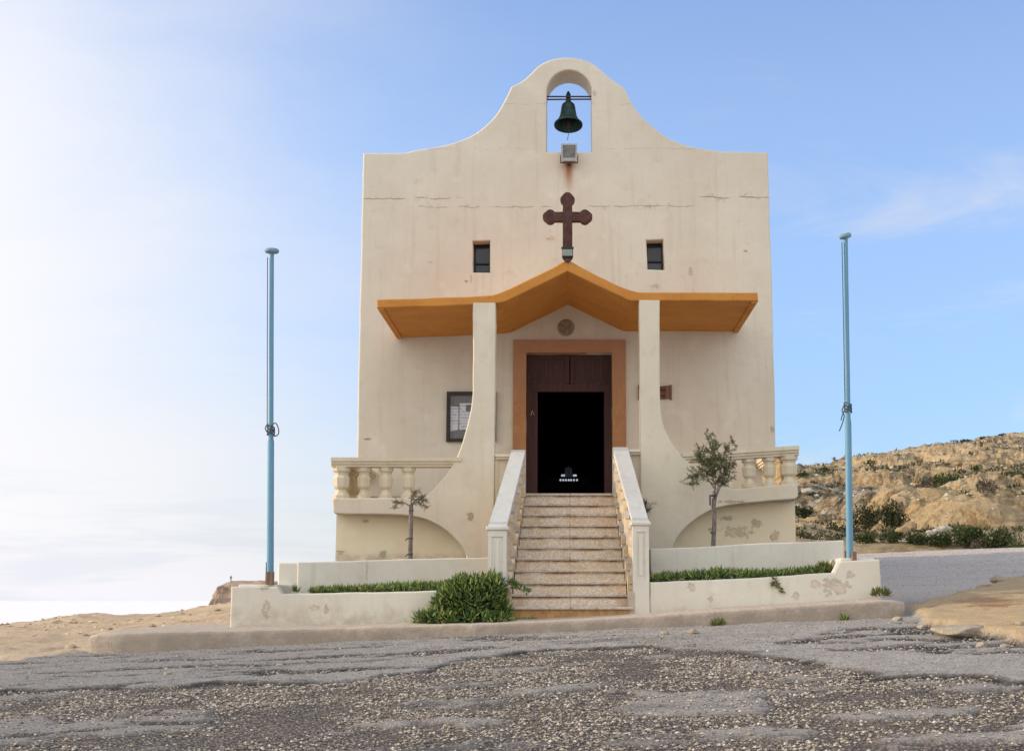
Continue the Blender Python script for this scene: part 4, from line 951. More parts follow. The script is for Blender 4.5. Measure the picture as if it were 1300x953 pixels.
tuft(1118, 755, YP-.25, 10, 5, 170, 'small yellow green succulent tuft at the right end of the kerb', M['succulent_yellow'], 'succulent_tuft', 2)
tuft(912, 793, YK-.05, 6, 3, 70, 'tiny yellow green weed growing against the middle of the kerb', M['succulent_yellow'], 'weed', 3)
tuft(1071, 787, YK-.05, 4, 1.6, 40, 'tiny dark weed under the right part of the kerb', M['succulent'], 'weed', 4)
tuft(1046, 722, YP+.35, 9, 5, 120, 'yellowing succulent clump at the right planter beside the end block', M['succulent_yellow'], 'succulent_tuft', 6)
tuft(376, 750, YP+.35, 3, 2.6, 40, 'small lone sprout in the left planter by the end block', M['succulent'], 'succulent_tuft', 7)
r = np.random.default_rng(12); a = np.array([onx(983, 733, YP), YP-.03, onz(983, 733, YP)]); pts = []
parts = []
for (x0, y0, x1, y1) in ((982, 731, 986, 742), (986, 742, 994, 752), (984, 738, 980, 743)):
    q = r.random((34, 1)); A = np.array([onx(x0, y0, YP), YP-.035, onz(x0, y0, YP)]); B = np.array([onx(x1, y1, YP), YP-.035, onz(x1, y1, YP)])
    parts.append(fingers(A+(B-A)*q, np.stack([r.normal(size=34)*.8, -.3*r.random(34), r.normal(size=34)*.3-.15], 1), r.uniform(.04, .075, 34), r.uniform(.009, .013, 34), r))
v, f = joinvf(parts); tag(raw_mesh('trailing_sprig', v, f, M['succulent_yellow']), 'trailing succulent sprig hanging over the right planter wall', 'plant')
r = np.random.default_rng(14); X, Z = on(818, 640, YB-.05); n = 60
p = np.array([[X, YB-.06, Z-.12]])+r.normal(size=(n, 3))*np.array([[.03, .02, .08]]); v, f = leaf_cards(p, r.normal(size=(n, 3))*.5+np.array([[.2, -.2, .9]]), r.uniform(.08, .2, n), r.uniform(.006, .012, n), r)
tag(raw_mesh('dry_weed', v, f, M['scrub_dry']), 'dry grass tuft beside the top of the right stair rail', 'plant')

# ------------------------------------------------------------------ two young trees
def tree(label, Y, trunk, limbs, sprays, nleaf, L, seed, ties, mat):
    r = np.random.default_rng(seed); W = lambda x, y, dy=0: np.array([onx(x, y, Y), Y+dy, onz(x, y, Y)]); b = W(*trunk[0][:2])
    e = empty('young_tree', tuple(b), label, 'tree'); q = MB()
    q.tube([tuple(W(x, y)) for x, y, _ in trunk], [w for *_, w in trunk], 9)
    for pts in limbs: q.tube([tuple(W(x, y, dy)) for x, y, dy, _ in pts], [w for *_, w in pts], 6)
    parts = []; tw = []
    for (x0, y0, x1, y1, k, wd) in sprays:                  # twigs fan out along each bough
        for _ in range(k):
            t = r.random()**.8; A = W(x0+(x1-x0)*t, y0+(y1-y0)*t, r.normal()*.08*wd); dx = np.array([x1-x0, 0, -(y1-y0)])*1.0; dx = dx/np.linalg.norm(dx)
            D = unit(dx[None]*.7+r.normal(size=(1, 3))*.75+np.array([[0, 0, .25]]))[0]; ln = r.uniform(.10, .26)*wd; Bp = A+D*ln+np.array([0, 0, -.10*ln])
            tw.append((A, Bp)); n = nleaf; s = r.random((n, 1)); p = A+(Bp-A)*s
            parts.append(leaf_cards(p, D[None]*.8+r.normal(size=(n, 3))*.6, r.uniform(.5, 1.1, n)*L, r.uniform(.11, .19, n)*L, r))
    for A, B in tw: q.tube([tuple(A), tuple(B)], [.0035 if nleaf > 31 else .004, .0015], 4, cap=False)
    q.build('trunk', M['bark'], e); v, f = joinvf(parts); raw_mesh('crown', v, f, mat, parent=e)
    for kind, x, y, a in ties:
        c = W(x, y); q = MB()
        if kind == 'band': q.lathe(c[0], c[1], [(c[2]-.014, a), (c[2]+.014, a)], 12)
        if kind == 'tail': q.lathe(c[0], c[1], [(c[2]-.014, a), (c[2]+.014, a)], 12); c = c+np.array([-.03, -.02, 0]); q.tube([tuple(c), tuple(W(x-4, y+1, -.05)), tuple(W(x-6, y+3, -.05))], .009, 5)
        if kind == 'bar': q.box(c[0]-.014, c[0]+.014, c[1]-.07, c[1]-.05, c[2]-a, c[2], b=.003); q.tube([tuple(c+np.array([0, -.06, -.02])), tuple(c+np.array([.10, -.05, .01]))], .014, 6)
        q.build('tie', M['rope'], e)
tree('small bushy grey green tree with a strapped trunk in front of the right arch', -3.75,
     [(905, 705, .036), (906, 680, .036), (907, 655, .036), (906, 642, .038), (907, 632, .036)],
     [[(907, 634, 0, .024), (912, 622, -.02, .018), (918, 608, -.03, .012), (922, 590, 0, .008)], [(907, 633, 0, .02), (908, 618, 0, .014), (904, 600, .03, .01), (905, 575, .02, .007), (898, 552, 0, .004)], [(907, 620, 0, .012), (898, 606, .05, .008), (886, 594, .06, .005)], [(914, 618, 0, .01), (924, 606, -.03, .006), (930, 592, 0, .004)]],
     [(906, 612, 904, 570, 33, .8), (900, 580, 898, 548, 10, .75), (904, 605, 886, 580, 28, .9), (896, 598, 876, 606, 18, .8), (884, 604, 880, 616, 8, .65), (908, 600, 924, 570, 23, .85), (912, 610, 928, 590, 24, .85), (900, 615, 922, 612, 18, .8), (890, 590, 890, 572, 12, .8), (920, 575, 931, 561, 7, .7), (908, 590, 908, 565, 17, .9), (900, 600, 905, 585, 28, 1.0)],
     30, .062, 5, [('band', 906.5, 629, .041), ('bar', 901, 628, .17), ('band', 905, 676, .04)], M['tamarisk'])
tree('thin young tree with a tiny sparse crown and wired trunk by the left arch', -3.75,
     [(520.5, 712, .038), (521, 690, .037), (521.5, 665, .036), (522, 643, .034), (522, 640, .02)],
     [[(522, 643, 0, .018), (528, 634, 0, .01), (537, 628, 0, .006)], [(522, 643, 0, .016), (514, 638, -.02, .009), (503, 637, 0, .005)], [(522, 643, 0, .014), (522, 630, 0, .008), (526, 620, 0, .004)]],
     [(524, 640, 538, 630, 34, .36), (516, 638, 500, 637, 26, .34), (522, 636, 527, 624, 32, .36), (530, 638, 541, 643, 18, .32), (505, 638, 501, 644, 14, .3), (530, 633, 540, 636, 26, .34), (524, 629, 531, 622, 18, .3)], 33, .028, 9,
     [('tail', 521, 683, .042), ('tail', 521, 703, .042), ('band', 522, 648, .04)], M['tamarisk_pale'])
# ================================================================== the hillside on the right
HX = [400, 700, 880, 1020, 1150, 1300, 1500, 2000]
HD = [40, 44, 47, 52, 56, 62, 72, 85, 105, 125, 160, 200, 230, 330]
HY = [[775]*14, [735, 735, 735, 736, 738, 740, 742, 745, 748, 750, 752, 754, 757, 762],
      [712, 706, 700, 694, 690, 684, 676, 668, 660, 652, 645, 640, 641, 650],
      [706, 700, 692, 682, 672, 661, 652, 641, 629, 618, 610, 603, 604, 618],
      [703, 697, 690, 674, 664, 648, 638, 629, 618, 608, 594, 579, 580, 598],
      [702, 697, 691, 668, 650, 632, 627, 621, 611, 600, 580, 557, 558, 575],
      [700, 694, 686, 655, 635, 618, 610, 602, 590, 575, 550, 528, 528, 545],
      [690, 680, 668, 630, 605, 590, 580, 570, 552, 530, 500, 475, 475, 490]]
HYa = np.array(HY, float)
def hill_z(X, d, detail=True):
    X = np.asarray(X, float); d = np.asarray(d, float)
    px = CX+X/d*FPX*1.0; fx = np.interp(px, HX, np.arange(len(HX))); fd = np.interp(d, HD, np.arange(len(HD)))
    i = np.clip(fx.astype(int), 0, len(HX)-2); j = np.clip(fd.astype(int), 0, len(HD)-2); u = fx-i; v = fd-j
    u = u*u*(3-2*u)
    y = (HYa[i, j]*(1-v)+HYa[i, j+1]*v)*(1-u)+(HYa[i+1, j]*(1-v)+HYa[i+1, j+1]*v)*u
    z = (761-y)/FPX*d*(1.015)
    if detail:
        k = sstep(46, 56, d)*(1-.75*sstep(185, 200, d)); sc = np.sqrt(d/60)
        n = fbm(X*.06, d*.06, 61, 4)-.5
        stp = 1.5*sc; q = z/stp+n*2.2; fr = q-np.floor(q); ter = (np.floor(q)+sstep(.34, .50, fr))*stp-n*2.2*stp
        z = z*(1-.88*k)+ter*.88*k
        z = z+k*(.9*sstep(49, 56, d)*.5*(fbm(X*.5, d*1.2, 66, 4)-.5)*sstep(75, 64, d)*2+.9*sc*(fbm(X*.22, d*.30, 62, 4)-.5)+.30*sc*(fbm(X*.9, d*1.1, 63, 4)-.5)+.20*(fbm(X*2.6, d*3, 65, 3)-.5))
        rg = 1-np.abs(2*fbm(X*.45, d*.8, 67, 4)-1); z = z-k*sc*.40*sstep(.82, .98, rg)
        z = z+(1-k)*.10*(fbm(X*.6, d*.6, 64, 3)-.5)-2.5*sstep(46.5, 42, d)
    return z
ha = np.concatenate([np.linspace(-.16, .12, 90), np.linspace(.122, .36, 400), np.linspace(.363, .75, 160)]); hd = np.concatenate([np.linspace(41, 66, 170), np.linspace(66.3, 130, 130), np.linspace(131, 215, 110), np.linspace(218, 420, 40)])
A_, D_ = np.meshgrid(ha, hd); XH = A_*D_
ZH = hill_z(XH, D_)
dzx = np.gradient(ZH, axis=1)/np.maximum(np.gradient(XH, axis=1), 1e-4); dzd = np.gradient(ZH, axis=0)/np.gradient(D_, axis=0)
slope = np.sqrt(np.clip(dzx**2+dzd**2, 0, 9))
pxh = CX+A_*FPX
rub = sstep(64, 72, D_)*sstep(112, 98, D_)*sstep(1230, 1130, pxh)+.55*sstep(.5, .65, fbm(XH*.12, D_*.1, 70, 3))
veg = sstep(.9, .35, slope)*sstep(.44, .60, fbm(XH*.35, D_*.3, 71, 4))*sstep(48, 60, D_)+sstep(188, 197, D_)*.8
def hill_mat():
    m = NT('limestone_hillside'); rub, veg, slp = m.attr('rubble'), m.attr('scrub'), m.attr('slope'); X, Y, Z = m.xyz()
    st = m.noise(1, 6, .65, m.vm('MULTIPLY', m.pos, (.10, .10, 1.5))); n = m.noise(.35, 5, .65); f = m.noise(2.2, 6, .75); c2 = m.noise(6, 4, .7)
    c = m.mix(m.mr(n, .35, .65), (.70, .51, .27), (.60, .47, .30)); c = m.mix(m.mr(st, .45, .62), c, (.74, .58, .36)); c = m.mix(m.mr(st, .55, .61, 0, .8), c, (.38, .275, .165))
    c = m.mix(m.mr(f, .58, .68, 0, .6), c, (.28, .21, .14))
    v = m.voro(1.6, 'F1', out='Color'); vd = m.voro(1.6, 'F1')
    rk = m.mix(m.xyz(v)[0], (.38, .34, .275), (.60, .55, .47)); rk = m.mix(m.mr(vd, .35, .6), rk, (.12, .10, .075))
    c = m.mix(m.math('MULTIPLY', rub, m.mr(f, .3, .6)), c, rk)
    vg = m.mix(m.mr(c2, .35, .65), (.045, .055, .026), (.11, .105, .06))
    c = m.mix(m.math('MULTIPLY', veg, m.mr(f, .38, .52)), c, vg)
    fl = m.mr(slp, .55, .22); c = m.mix(m.math('MULTIPLY', fl, m.mr(n, .3, .6, .25, .75)), c, m.mix(m.mr(c2, .4, .6), (.56, .48, .35), (.30, .27, .17)))
    stp = m.mr(slp, .75, 1.7); c = m.mix(m.math('MULTIPLY', stp, m.mr(f, .42, .58)), c, (.36, .25, .14))
    c = m.mix(1.0, c, (1.14, 1.12, 1.08), 'MULTIPLY')
    h = m.math('ADD', m.math('MULTIPLY', f, 1.5), m.math('ADD', m.math('MULTIPLY', st, 1.2), m.math('MULTIPLY', m.math('MULTIPLY', vd, rub), -1.5)))
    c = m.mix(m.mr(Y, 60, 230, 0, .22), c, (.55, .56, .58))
    return m.out(c, m.bump(h, .45, 1.0), .95, .1)
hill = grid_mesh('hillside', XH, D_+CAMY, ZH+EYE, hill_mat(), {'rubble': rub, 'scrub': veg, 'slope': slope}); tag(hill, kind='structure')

def shrub(px, d, rx, rz, n, label, mat, seed, group=None, name='shrub', lift=.62, leaf=1.0):
    r = np.random.default_rng(seed); X = (px-CX)/FPX*d; k = d/FPX; R_ = np.array([rx*k, rx*k*.8, rz*k])
    z = float(hill_z(np.array([X]), np.array([d]))[0])+EYE if X > 3 else gz(X, d+CAMY)
    c = np.array([X, d+CAMY, z+R_[2]*lift]); parts = []
    m = max(5, int(n/90)); cc = unit(r.normal(size=(m, 3)))*r.random((m, 1))**.33*.78; cc[:, 2] = np.abs(cc[:, 2])*.9-.25
    for q in cc:
        s = r.uniform(.28, .5); nn = n//m; dv = unit(r.normal(size=(nn, 3))); p = c+(q+dv*s*r.random((nn, 1))**.4)*R_
        L = r.uniform(.6, 1.3, nn)*leaf*.10*(d/52)**.8; parts.append(leaf_cards(p, dv+np.array([[0, 0, .4]])+r.normal(size=(nn, 3))*.4, L, L*.42, r))
    v, f = joinvf(parts); return tag(raw_mesh(name, v, f, mat), label, 'shrub', group)
G, Dk, Dr = M['scrub_green'], M['scrub'], M['scrub_dry']
for k, a in enumerate([
    (1043, 59, 36, 19, 2000, 'broad dark shrub on the slope just right of the chapel balcony', Dk),
    (1018, 63, 13, 9, 500, 'small dark shrub touching the edge of the balcony in the view', Dk),
    (1104, 57, 26, 24, 1700, 'tall dark shrub just right of the right flagpole', Dk),
    (1132, 53, 19, 26, 1400, 'upright dark green shrub climbing the ochre bank', Dk),
    (1128, 66, 34, 13, 1300, 'long dark shrub on the ledge above the ochre bank', Dk),
    (1166, 68, 26, 11, 1000, 'rounded dark shrub high on the ledge at its middle', Dk),
    (1205, 70, 36, 9, 1100, 'low wide olive shrub on the ledge right of the middle', G),
    (1250, 70, 30, 9, 900, 'low olive shrub on the ledge towards the right', G),
    (1292, 70, 26, 8, 800, 'low olive shrub on the ledge at the right edge', G),
    (1098, 47.5, 14, 7, 500, 'low green shrub at the road edge beside the right flagpole', G),
    (1130, 47.5, 15, 9, 600, 'low green shrub at the road edge below the ochre bank', G),
    (1165, 47.2, 18, 8, 650, 'spreading green shrub at the road edge before the pale boulders', G),
    (1193, 47, 15, 12, 700, 'leafy green shrub at the road edge in front of the rubble', G),
    (1222, 47, 24, 19, 1400, 'large leafy green shrub at the foot of the bank', G),
    (1247, 46.6, 18, 14, 700, 'dry grey brown shrub between green ones at the road edge', Dr),
    (1268, 46.5, 23, 24, 1300, 'green shrub with yellowish leaves at the road edge', G),
    (1296, 46, 24, 30, 1600, 'tall green shrub at the right edge of the photo', G),
    (1246, 54, 19, 14, 420, 'sparse dry bush hanging on the ochre bank', Dr),
    (1178, 60, 10, 10, 300, 'small grey dry bush beside the ochre bank rocks', Dr),
    (1092, 196, 20, 3.5, 500, 'low dark shrub on the crest of the hill near the right flagpole', Dk),
    ]):
    shrub(a[0], a[1]-(1.0 if a[1] < 48 else 0), a[2]*(1.12 if a[1] < 190 else 1), a[3]*(1.3 if 48 < a[1] < 190 else 1.1), int(a[4]*1.3), a[5], a[6], 100+k)
rr = random.Random(5)
for k, (x, d, rx, rz) in enumerate([(1030, 196, 14, 2.4), (1055, 197, 12, 2), (1075, 196, 10, 2.4), (1120, 197, 16, 3), (1145, 196, 12, 2.4), (1172, 197, 14, 2.5), (1196, 196, 10, 2), (1222, 197, 15, 2.6), (1250, 196, 12, 2.2), (1275, 197, 14, 2.4), (1296, 196, 10, 2.2)]):
    shrub(x, d, rx, rz, 260, 'low dark shrub silhouetted along the crest of the hill', Dk, 200+k, 'shrubs along the hill crest')
for k in range(34):
    d = rr.choice([76, 84, 92, 100, 112, 122, 135, 150, 165, 180]); x = rr.uniform(1015, 1330); s = rr.uniform(4, 9)
    shrub(x, d+rr.uniform(-4, 4), s*1.3, s*.55, 150, 'small scrubby bush dotted over the rocky hillside', rr.choice([Dk, G, G]), 300+k, 'bushes dotted over the hillside')

# low scrub and scree nobody could count
def hill_scatter(n, seed, veg_):
    r = np.random.default_rng(seed); d = 47+150*r.random(n*6)**1.35; a = r.uniform(.12, .36, n*6); X = a*d
    v = fbm(X*.35, d*.3, 71, 4); e = .3; sl = np.hypot((hill_z(X+e, d)-hill_z(X-e, d))/(2*e), (hill_z(X, d+e)-hill_z(X, d-e))/(2*e))
    k = (v > (.54 if veg_ else .30)) & ((sl < .7) if veg_ else (sl < 1.5)) & (r.random(n*6) < .8); X, d = X[k][:n], d[k][:n]
    return X, d, hill_z(X, d)+EYE, r
X, d, z, r = hill_scatter(2600, 5, True); n = len(X); parts = []
for k in range(11):
    s = (.12+.26*fbm(X*.7, d*.7, 75, 3))*(d/70)**.5; dv = unit(np.stack([r.normal(size=n), r.normal(size=n), np.abs(r.normal(size=n))*.8+.1], 1))
    p = np.stack([X, d+CAMY, z-.02], 1)+dv*(s*.45)[:, None]*r.random((n, 1)); parts.append(leaf_cards(p, dv+np.array([[0, 0, .3]]), s*r.uniform(.5, 1.0, n), s*r.uniform(.15, .3, n), r))
v, f = joinvf(parts); tag(raw_mesh('hill_scrub', v, f, ramp_mat('mixed_low_scrub', [(0, (.03, .04, .02)), (.4, (.06, .068, .032)), (.7, (.11, .105, .055)), (.9, (.18, .155, .09)), (1, (.28, .23, .15))])), 'low grey green scrub covering the ledges of the hillside', 'scrub', kind='stuff')
X, d, z, r = hill_scatter(6000, 8, False); n = len(X); sz = r.uniform(.025, .055, n)*(1+2.0*r.random(n)**8)*(d/55)**.9
o6 = np.array([(1, 0, 0), (-1, 0, 0), (0, 1, 0), (0, -1, 0), (0, 0, 1), (0, 0, -1)], float); tri = np.array([(0, 2, 4), (2, 1, 4), (1, 3, 4), (3, 0, 4), (2, 0, 5), (1, 2, 5), (3, 1, 5), (0, 3, 5)])
v = (o6[None]*(1+.8*(r.random((n, 6, 1))-.5))+.35*(r.random((n, 6, 3))-.5))*sz[:, None, None]*np.array([1.2, 1, .75]); v += np.stack([X, d+CAMY, z+sz*.15], 1)[:, None]
tag(raw_mesh('scree', v.reshape(-1, 3), (tri[None]+6*np.arange(n)[:, None, None]).reshape(-1, 3), ramp_mat('scree_stone', [(0, (.22, .17, .11)), (.4, (.40, .32, .21)), (.8, (.54, .46, .34)), (1, (.66, .61, .52))])), 'loose broken limestone strewn over the hillside', 'scree', kind='stuff')

# ------------------------------------------------------------------ rocks
def rock(x, y, z, rx, ry, rz, seed, label, mat, flatness=0.0, name='boulder', group=None, rot=0):
    bm = bmesh.new(); bmesh.ops.create_icosphere(bm, subdivisions=4, radius=1); r = np.random.default_rng(seed)
    co = np.array([v.co[:] for v in bm.verts])
    for k in range(9):                                   # chip flat facets off
        n = unit(r.normal(size=(1, 3)))[0]; h = r.uniform(.62, .9); dd = co @ n; co = np.where((dd > h)[:, None], co-n*((dd-h)[:, None])*.9, co)
    q = fbm(co[:, 0]*1.7+co[:, 2]*1.1+seed, co[:, 1]*1.7-co[:, 2]*.7+3, seed, 4); co *= (.82+.36*q)[:, None]
    for v, p in zip(bm.verts, co):
        v.co = (x+(p[0]*rx*cos(rot)-p[1]*ry*sin(rot)), y+p[0]*rx*sin(rot)+p[1]*ry*cos(rot), z+p[2]*rz)
    me = bpy.data.meshes.new(name); bm.to_mesh(me); bm.free(); return tag(link(name, me, mat, smooth=True), label, 'rock', group)
def rock_mat(name, a, b, c, s=4):
    m = NT(name); n = m.noise(s, 5, .7); f = m.noise(s*8, 4, .75); q = m.mix(m.mr(n, .35, .65), a, b); q = m.mix(m.mr(f, .52, .7, 0, .7), q, c)
    return m.out(q, m.bump(m.math('ADD', n, m.math('MULTIPLY', f, .5)), .05, .8), .95, .15)
M['pale_rock'] = rock_mat('pale_limestone', (.50, .43, .33), (.40, .33, .24), (.24, .19, .13)); M['ochre_rock'] = rock_mat('ochre_boulder', (.42, .30, .16), (.36, .26, .15), (.22, .15, .09)); M['white_rock'] = rock_mat('white_rubble', (.58, .54, .47), (.44, .40, .34), (.26, .22, .17))
X, Y = on_ground(1216, 801); rock(X, Y, gz(X, Y)+.05, .40, .30, .085, 4, 'flat pale limestone slab lying by the ochre rock at the lower right', M['pale_rock'], name='stone_slab', rot=.1)
def hrock(px, d, rx, rz, seed, label, mat, up=.3, **kw):
    X = (px-CX)/FPX*d; k = d/FPX; return rock(X, d+CAMY, float(hill_z(np.array([X]), np.array([d]))[0])+EYE+rz*k*up, rx*k, rx*k*.8, rz*k, seed, label, mat, **kw)
hrock(1152, 50.5, 11, 8, 11, 'rounded ochre boulder stacked above another below the bank', M['ochre_rock'], 1.3)
hrock(1143, 49.2, 11, 9, 12, 'squat ochre boulder at the foot of the bank', M['ochre_rock'], .3)
hrock(1131, 46.6, 6, 5, 13, 'small pale boulder at the road edge among the low shrubs', M['pale_rock'], .3)
for k, (x, d, s, u) in enumerate([(1178, 48.6, 6, .8), (1186, 48.8, 7, 1.0), (1194, 49, 7, 1.5), (1201, 49.2, 6, 2.0), (1176, 48.4, 5, .1), (1190, 48.3, 6, .1)]):
    hrock(x, d, s, s*.7, 30+k, 'chunk of white rubble in the heap below the ochre bank', M['white_rock'], u, name='rubble_stone', group='stones of the white rubble heap')
for k, (x, d) in enumerate([(1205, 64), (1168, 66), (1060, 80), (1035, 84), (1085, 88), (1100, 78), (1120, 92), (1050, 95), (1075, 76), (1025, 76)]):
    hrock(x, d, rr.uniform(5, 9), rr.uniform(3, 5), 50+k, 'pale weathered rock lying on the hillside', M['white_rock'], .3, name='boulder', group='pale rocks on the hillside')
for k, (x, y, s) in enumerate([(1248, 812, .06), (1296, 800, .05), (1170, 792, .05), (1140, 785, .06), (1276, 815, .045), (90, 815, .06), (355, 838, .035), (212, 853, .035), (845, 803, .05), (880, 802, .06), (1268, 741, .12)]):
    X, Y = on_ground(x, y); rock(X, Y, gz(X, Y)+s*.3, s*1.3, s, s*.7, 70+k, 'loose fist sized stone lying on the ground', M['pale_rock'], name='loose_stone', group='loose stones on the ground')

# ------------------------------------------------------------------ far cliff on the left with someone on top
dC = 400.0
def cz(px, y): return (761-y)/FPX*dC*1.015+EYE
prof = [(255, 900), (262, 800), (272, 768), (276, 760), (279, 752), (284, 744), (290, 740.5), (298, 738.6), (310, 738), (340, 738), (380, 740), (450, 741), (560, 745), (720, 752), (860, 790), (880, 900)]
xs = np.interp(np.linspace(0, 1, 260)**1.6, np.linspace(0, 1, len(prof)), [p[0] for p in prof]); 
xs = np.concatenate([np.linspace(255, 300, 120), np.linspace(300.5, 880, 150)])
ys = np.interp(xs, [p[0] for p in prof], [p[1] for p in prof]); ztop = (761-ys)/FPX*dC*1.015
rows = []; zz = np.linspace(0, 1, 60)
t = zz[:, None]
Xc = np.broadcast_to((xs[None]-CX)/FPX*dC, (60, len(xs))).copy(); top_ = ztop[None]
Zc = np.where(t < .7, -60+(top_+60)*sstep(0, 1, np.minimum(t/.7, 1)**.6), top_)
Yc = np.where(t < .7, dC-26*(1-np.minimum(t/.7, 1))**1.3, dC+(t-.7)*300)
nz = fbm(Xc*.25, Zc*.9, 81, 5)-.5
Yc = Yc+nz*5*(t < .7); Zc = Zc+(fbm(Xc*.4, Yc*.2, 82, 4)-.5)*.7*(t > .45)*(t < .99)
def cliff_mat():
    m = NT('sea_cliff_rock'); st = m.noise(1, 6, .7, m.vm('MULTIPLY', m.pos, (.10, .10, .55))); n = m.noise(.3, 5, .7)
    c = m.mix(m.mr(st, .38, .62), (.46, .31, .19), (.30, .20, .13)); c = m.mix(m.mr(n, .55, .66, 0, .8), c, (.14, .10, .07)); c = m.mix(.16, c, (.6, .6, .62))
    return m.out(c, m.bump(st, .6, .8), .95, .1)
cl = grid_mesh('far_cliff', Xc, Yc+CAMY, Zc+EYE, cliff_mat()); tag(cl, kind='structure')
def person(px, ybase, d):
    X = (px-CX)/FPX*d; Z = (761-ybase)/FPX*d*1.015+EYE
    J = {'hip': (0, 0, .93, .15), 'waist': (0, 0, 1.08, .135), 'chest': (0, 0, 1.32, .17), 'neck': (0, 0, 1.50, .065), 'head0': (0, -.01, 1.60, .085), 'head1': (0, -.015, 1.70, .09)}
    for s, n in ((-1, 'l'), (1, 'r')):
        J.update({n+'h': (.10*s, 0, .88, .095), n+'k': (.115*s, -.015, .50, .07), n+'a': (.12*s, .01, .09, .05), n+'t': (.13*s, -.13, .04, .045), n+'s': (.20*s, 0, 1.42, .065), n+'e': (.27*s, .02, 1.14, .048), n+'w': (.27*s, -.05, .90, .036), n+'f': (.265*s, -.07, .80, .035)})
    E = [('hip', 'waist'), ('waist', 'chest'), ('chest', 'neck'), ('neck', 'head0'), ('head0', 'head1')]
    for n in 'lr': E += [('hip', n+'h'), (n+'h', n+'k'), (n+'k', n+'a'), (n+'a', n+'t'), ('chest', n+'s'), (n+'s', n+'e'), (n+'e', n+'w'), (n+'w', n+'f')]
    ks = list(J); me = bpy.data.meshes.new('person'); me.from_pydata([(X+J[k][0], d+CAMY+J[k][1], Z+J[k][2]) for k in ks], [(ks.index(a), ks.index(b)) for a, b in E], [])
    o = bpy.data.objects.new('person', me); COL.objects.link(o); m = o.modifiers.new('skin', 'SKIN')
    for v, k in zip(me.skin_vertices[0].data, ks): v.radius = (J[k][3]*.85, J[k][3]*.85); v.use_root = (k == 'hip')
    sb = o.modifiers.new('sub', 'SUBSURF'); sb.levels = sb.render_levels = 2
    dg = bpy.context.evaluated_depsgraph_get(); me2 = bpy.data.meshes.new_from_object(o.evaluated_get(dg)); bpy.data.objects.remove(o); me2.materials.clear()
    q = link('person', me2, [flat('dark_jacket', (.03, .035, .045)), flat('dark_trousers', (.022, .024, .03)), flat('skin', (.45, .28, .20)), flat('dark_hair', (.03, .022, .018))])
    for p in me2.polygons:
        h = p.center.z-Z; hand = abs(p.center.x-X) > .2 and h < .88
        p.material_index = 1 if h < .95 and not hand else (2 if hand or 1.5 < h < 1.70 else (3 if h >= 1.70 else 0)); p.use_smooth = True
    tag(q, 'distant person in dark clothes standing on top of the far cliff', 'person')
person(298.3, 739.2, dC+6)

# ------------------------------------------------------------------ sea
def sea_mat():
    m = NT('hazy_sea'); n = m.noise(.05, 5, .6, m.vm('MULTIPLY', m.pos, (1, .35, 1)))
    return m.out(m.mix(m.mr(n, .4, .6), (.97, .95, .93), (.93, .92, .91)), None, .9, .0)  # near-white base colour paints the distant haze onto the water
tt = np.concatenate([[0], np.geomspace(150, 60000, 60)]); aa = np.linspace(0, 2*pi, 97)
TT, AA = np.meshgrid(tt, aa); tag(grid_mesh('sea', TT*np.cos(AA), TT*np.sin(AA), np.full(TT.shape, -42.0), sea_mat()), kind='structure')

# ================================================================== light, sky, camera
SKY_K = .25
SUN_EL, SUN_AZ = math.radians(17), math.radians(-88)        # azimuth from +Y towards +X: low over the sea on the left, a little behind the chapel
sd_ = Vector((sin(SUN_AZ)*cos(SUN_EL), cos(SUN_AZ)*cos(SUN_EL), sin(SUN_EL)))
su = bpy.data.lights.new('sun', 'SUN'); su.energy = 3.6; su.angle = math.radians(1.2); su.color = (1.0, .83, .62)
so = bpy.data.objects.new('sun', su); COL.objects.link(so); so.rotation_euler = sd_.to_track_quat('Z', 'Y').to_euler()
w = bpy.data.worlds.new('World'); S.world = w; w.use_nodes = True; t = w.node_tree; t.nodes.clear()
class WT(NT):
    def __init__(s): s.t = t
W_ = WT(); tc = W_.n('ShaderNodeTexCoord'); dirv = tc.outputs['Generated']
sky = W_.n('ShaderNodeTexSky'); sky.sky_type = 'NISHITA'; sky.sun_disc = False; sky.sun_elevation = SUN_EL; sky.sun_rotation = SUN_AZ
sky.air_density = 1.0; sky.dust_density = .6; sky.ozone_density = 2.0
DX_, DY_, DZ_ = W_.xyz(dirv)
base = W_.mix(1.0, sky.outputs[0], (SKY_K*1.08, SKY_K, SKY_K*1.10), 'MULTIPLY')
lp = W_.math('MAXIMUM', DZ_, 0.0)
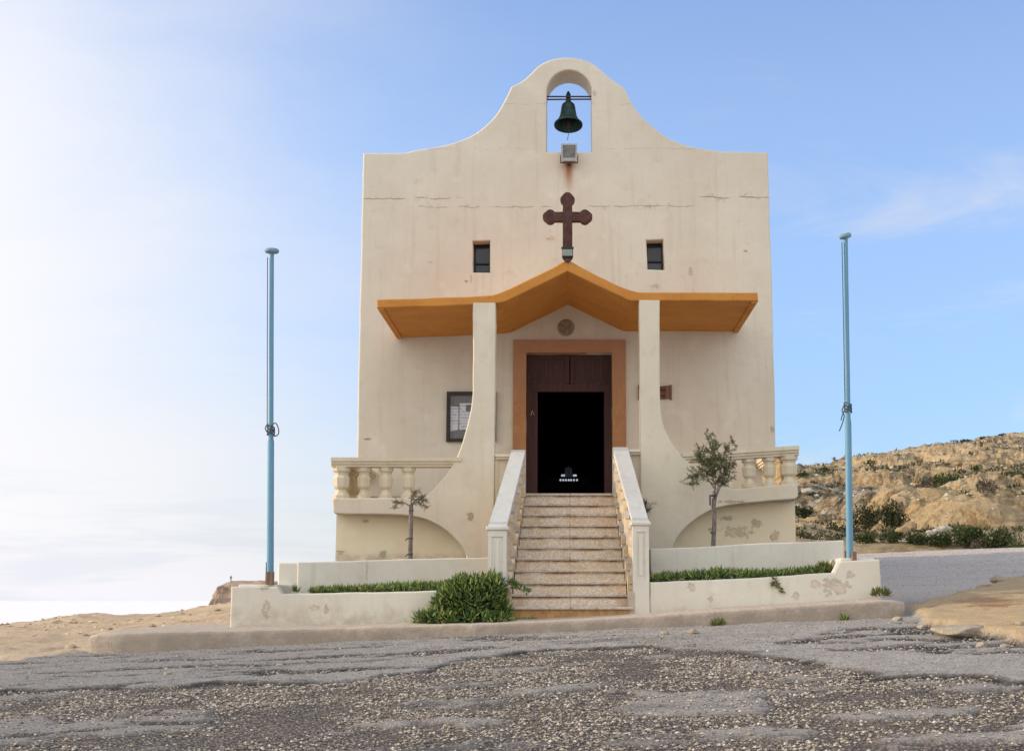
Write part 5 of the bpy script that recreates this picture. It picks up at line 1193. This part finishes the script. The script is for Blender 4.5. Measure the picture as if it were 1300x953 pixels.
# thin high cloud: white and bright towards the sun, thinning to blue on the other side
flatv = W_.vm('DIVIDE', dirv, W_.n('ShaderNodeCombineXYZ').outputs[0]) if False else dirv
c1 = W_.noise(1.5, 6, .6, W_.vm('MULTIPLY', dirv, (1.0, 1.0, 3.2)), .4); c2 = W_.noise(2.6, 6, .62, W_.vm('MULTIPLY', W_.vm('ADD', dirv, (3, 1, 7)), (1.2, 1.2, 5.0)), .5)
left = W_.math('ADD', DX_, W_.math('MULTIPLY', lp, .55))
veil = W_.mr(W_.math('ADD', left, W_.math('MULTIPLY', W_.math('SUBTRACT', c1, .5), .42)), .22, -.30)
hor = W_.mr(lp, .10, .0, 0, .12); base = W_.mix(W_.mr(lp, .34, .02, 0, .95), base, W_.mix(1.0, base, (.50, .66, .84), 'MULTIPLY'))
wisp = W_.mr(W_.math('ADD', c2, W_.mr(lp, .16, .04, 0, .10)), .52, .74, 0, .50)
f = W_.math('MAXIMUM', veil, W_.math('MAXIMUM', hor, wisp))
front = W_.mr(DX_, .1, -.95, .84, 1.25)
white = W_.vm('MULTIPLY', (.97, .97, 1.0), W_.gray(front))
bot = W_.mr(lp, .0, .10, 0, 1)
greyc = W_.mr(W_.noise(3.2, 5, .6, W_.vm('MULTIPLY', W_.vm('ADD', dirv, (9, 2, 4)), (1.6, 1.6, 16.0)), .3), .46, .62, 0, .32)
white = W_.mix(W_.mr(lp, .05, .004), white, (.95, .935, .985))
white = W_.mix(W_.math('MULTIPLY', greyc, W_.mr(lp, .11, .035)), white, (.66, .71, .83))
col = W_.mix(f, base, white)
# bright cloud added out of view behind the camera to light the chapel front
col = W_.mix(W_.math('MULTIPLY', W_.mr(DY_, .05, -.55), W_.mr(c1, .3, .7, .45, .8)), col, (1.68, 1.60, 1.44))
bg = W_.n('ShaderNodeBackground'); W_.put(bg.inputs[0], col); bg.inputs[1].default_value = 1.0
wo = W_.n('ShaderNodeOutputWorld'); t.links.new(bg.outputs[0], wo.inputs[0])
cam = bpy.data.cameras.new('camera'); co = bpy.data.objects.new('camera', cam); COL.objects.link(co); S.camera = co
co.location = (0, CAMY, EYE); co.rotation_euler = (pi/2+TH, 0, 0)
cam.sensor_width = 36; cam.sensor_fit = 'HORIZONTAL'; cam.lens = FPX/1300*36; cam.shift_x = -(CX-650)/1300; cam.shift_y = -(476.5-CY)/1300
cam.clip_start = .1; cam.clip_end = 100000
S.view_settings.view_transform = 'Standard'; S.view_settings.look = 'None'; S.view_settings.exposure = 0
S.render.resolution_x, S.render.resolution_y = 1024, 750
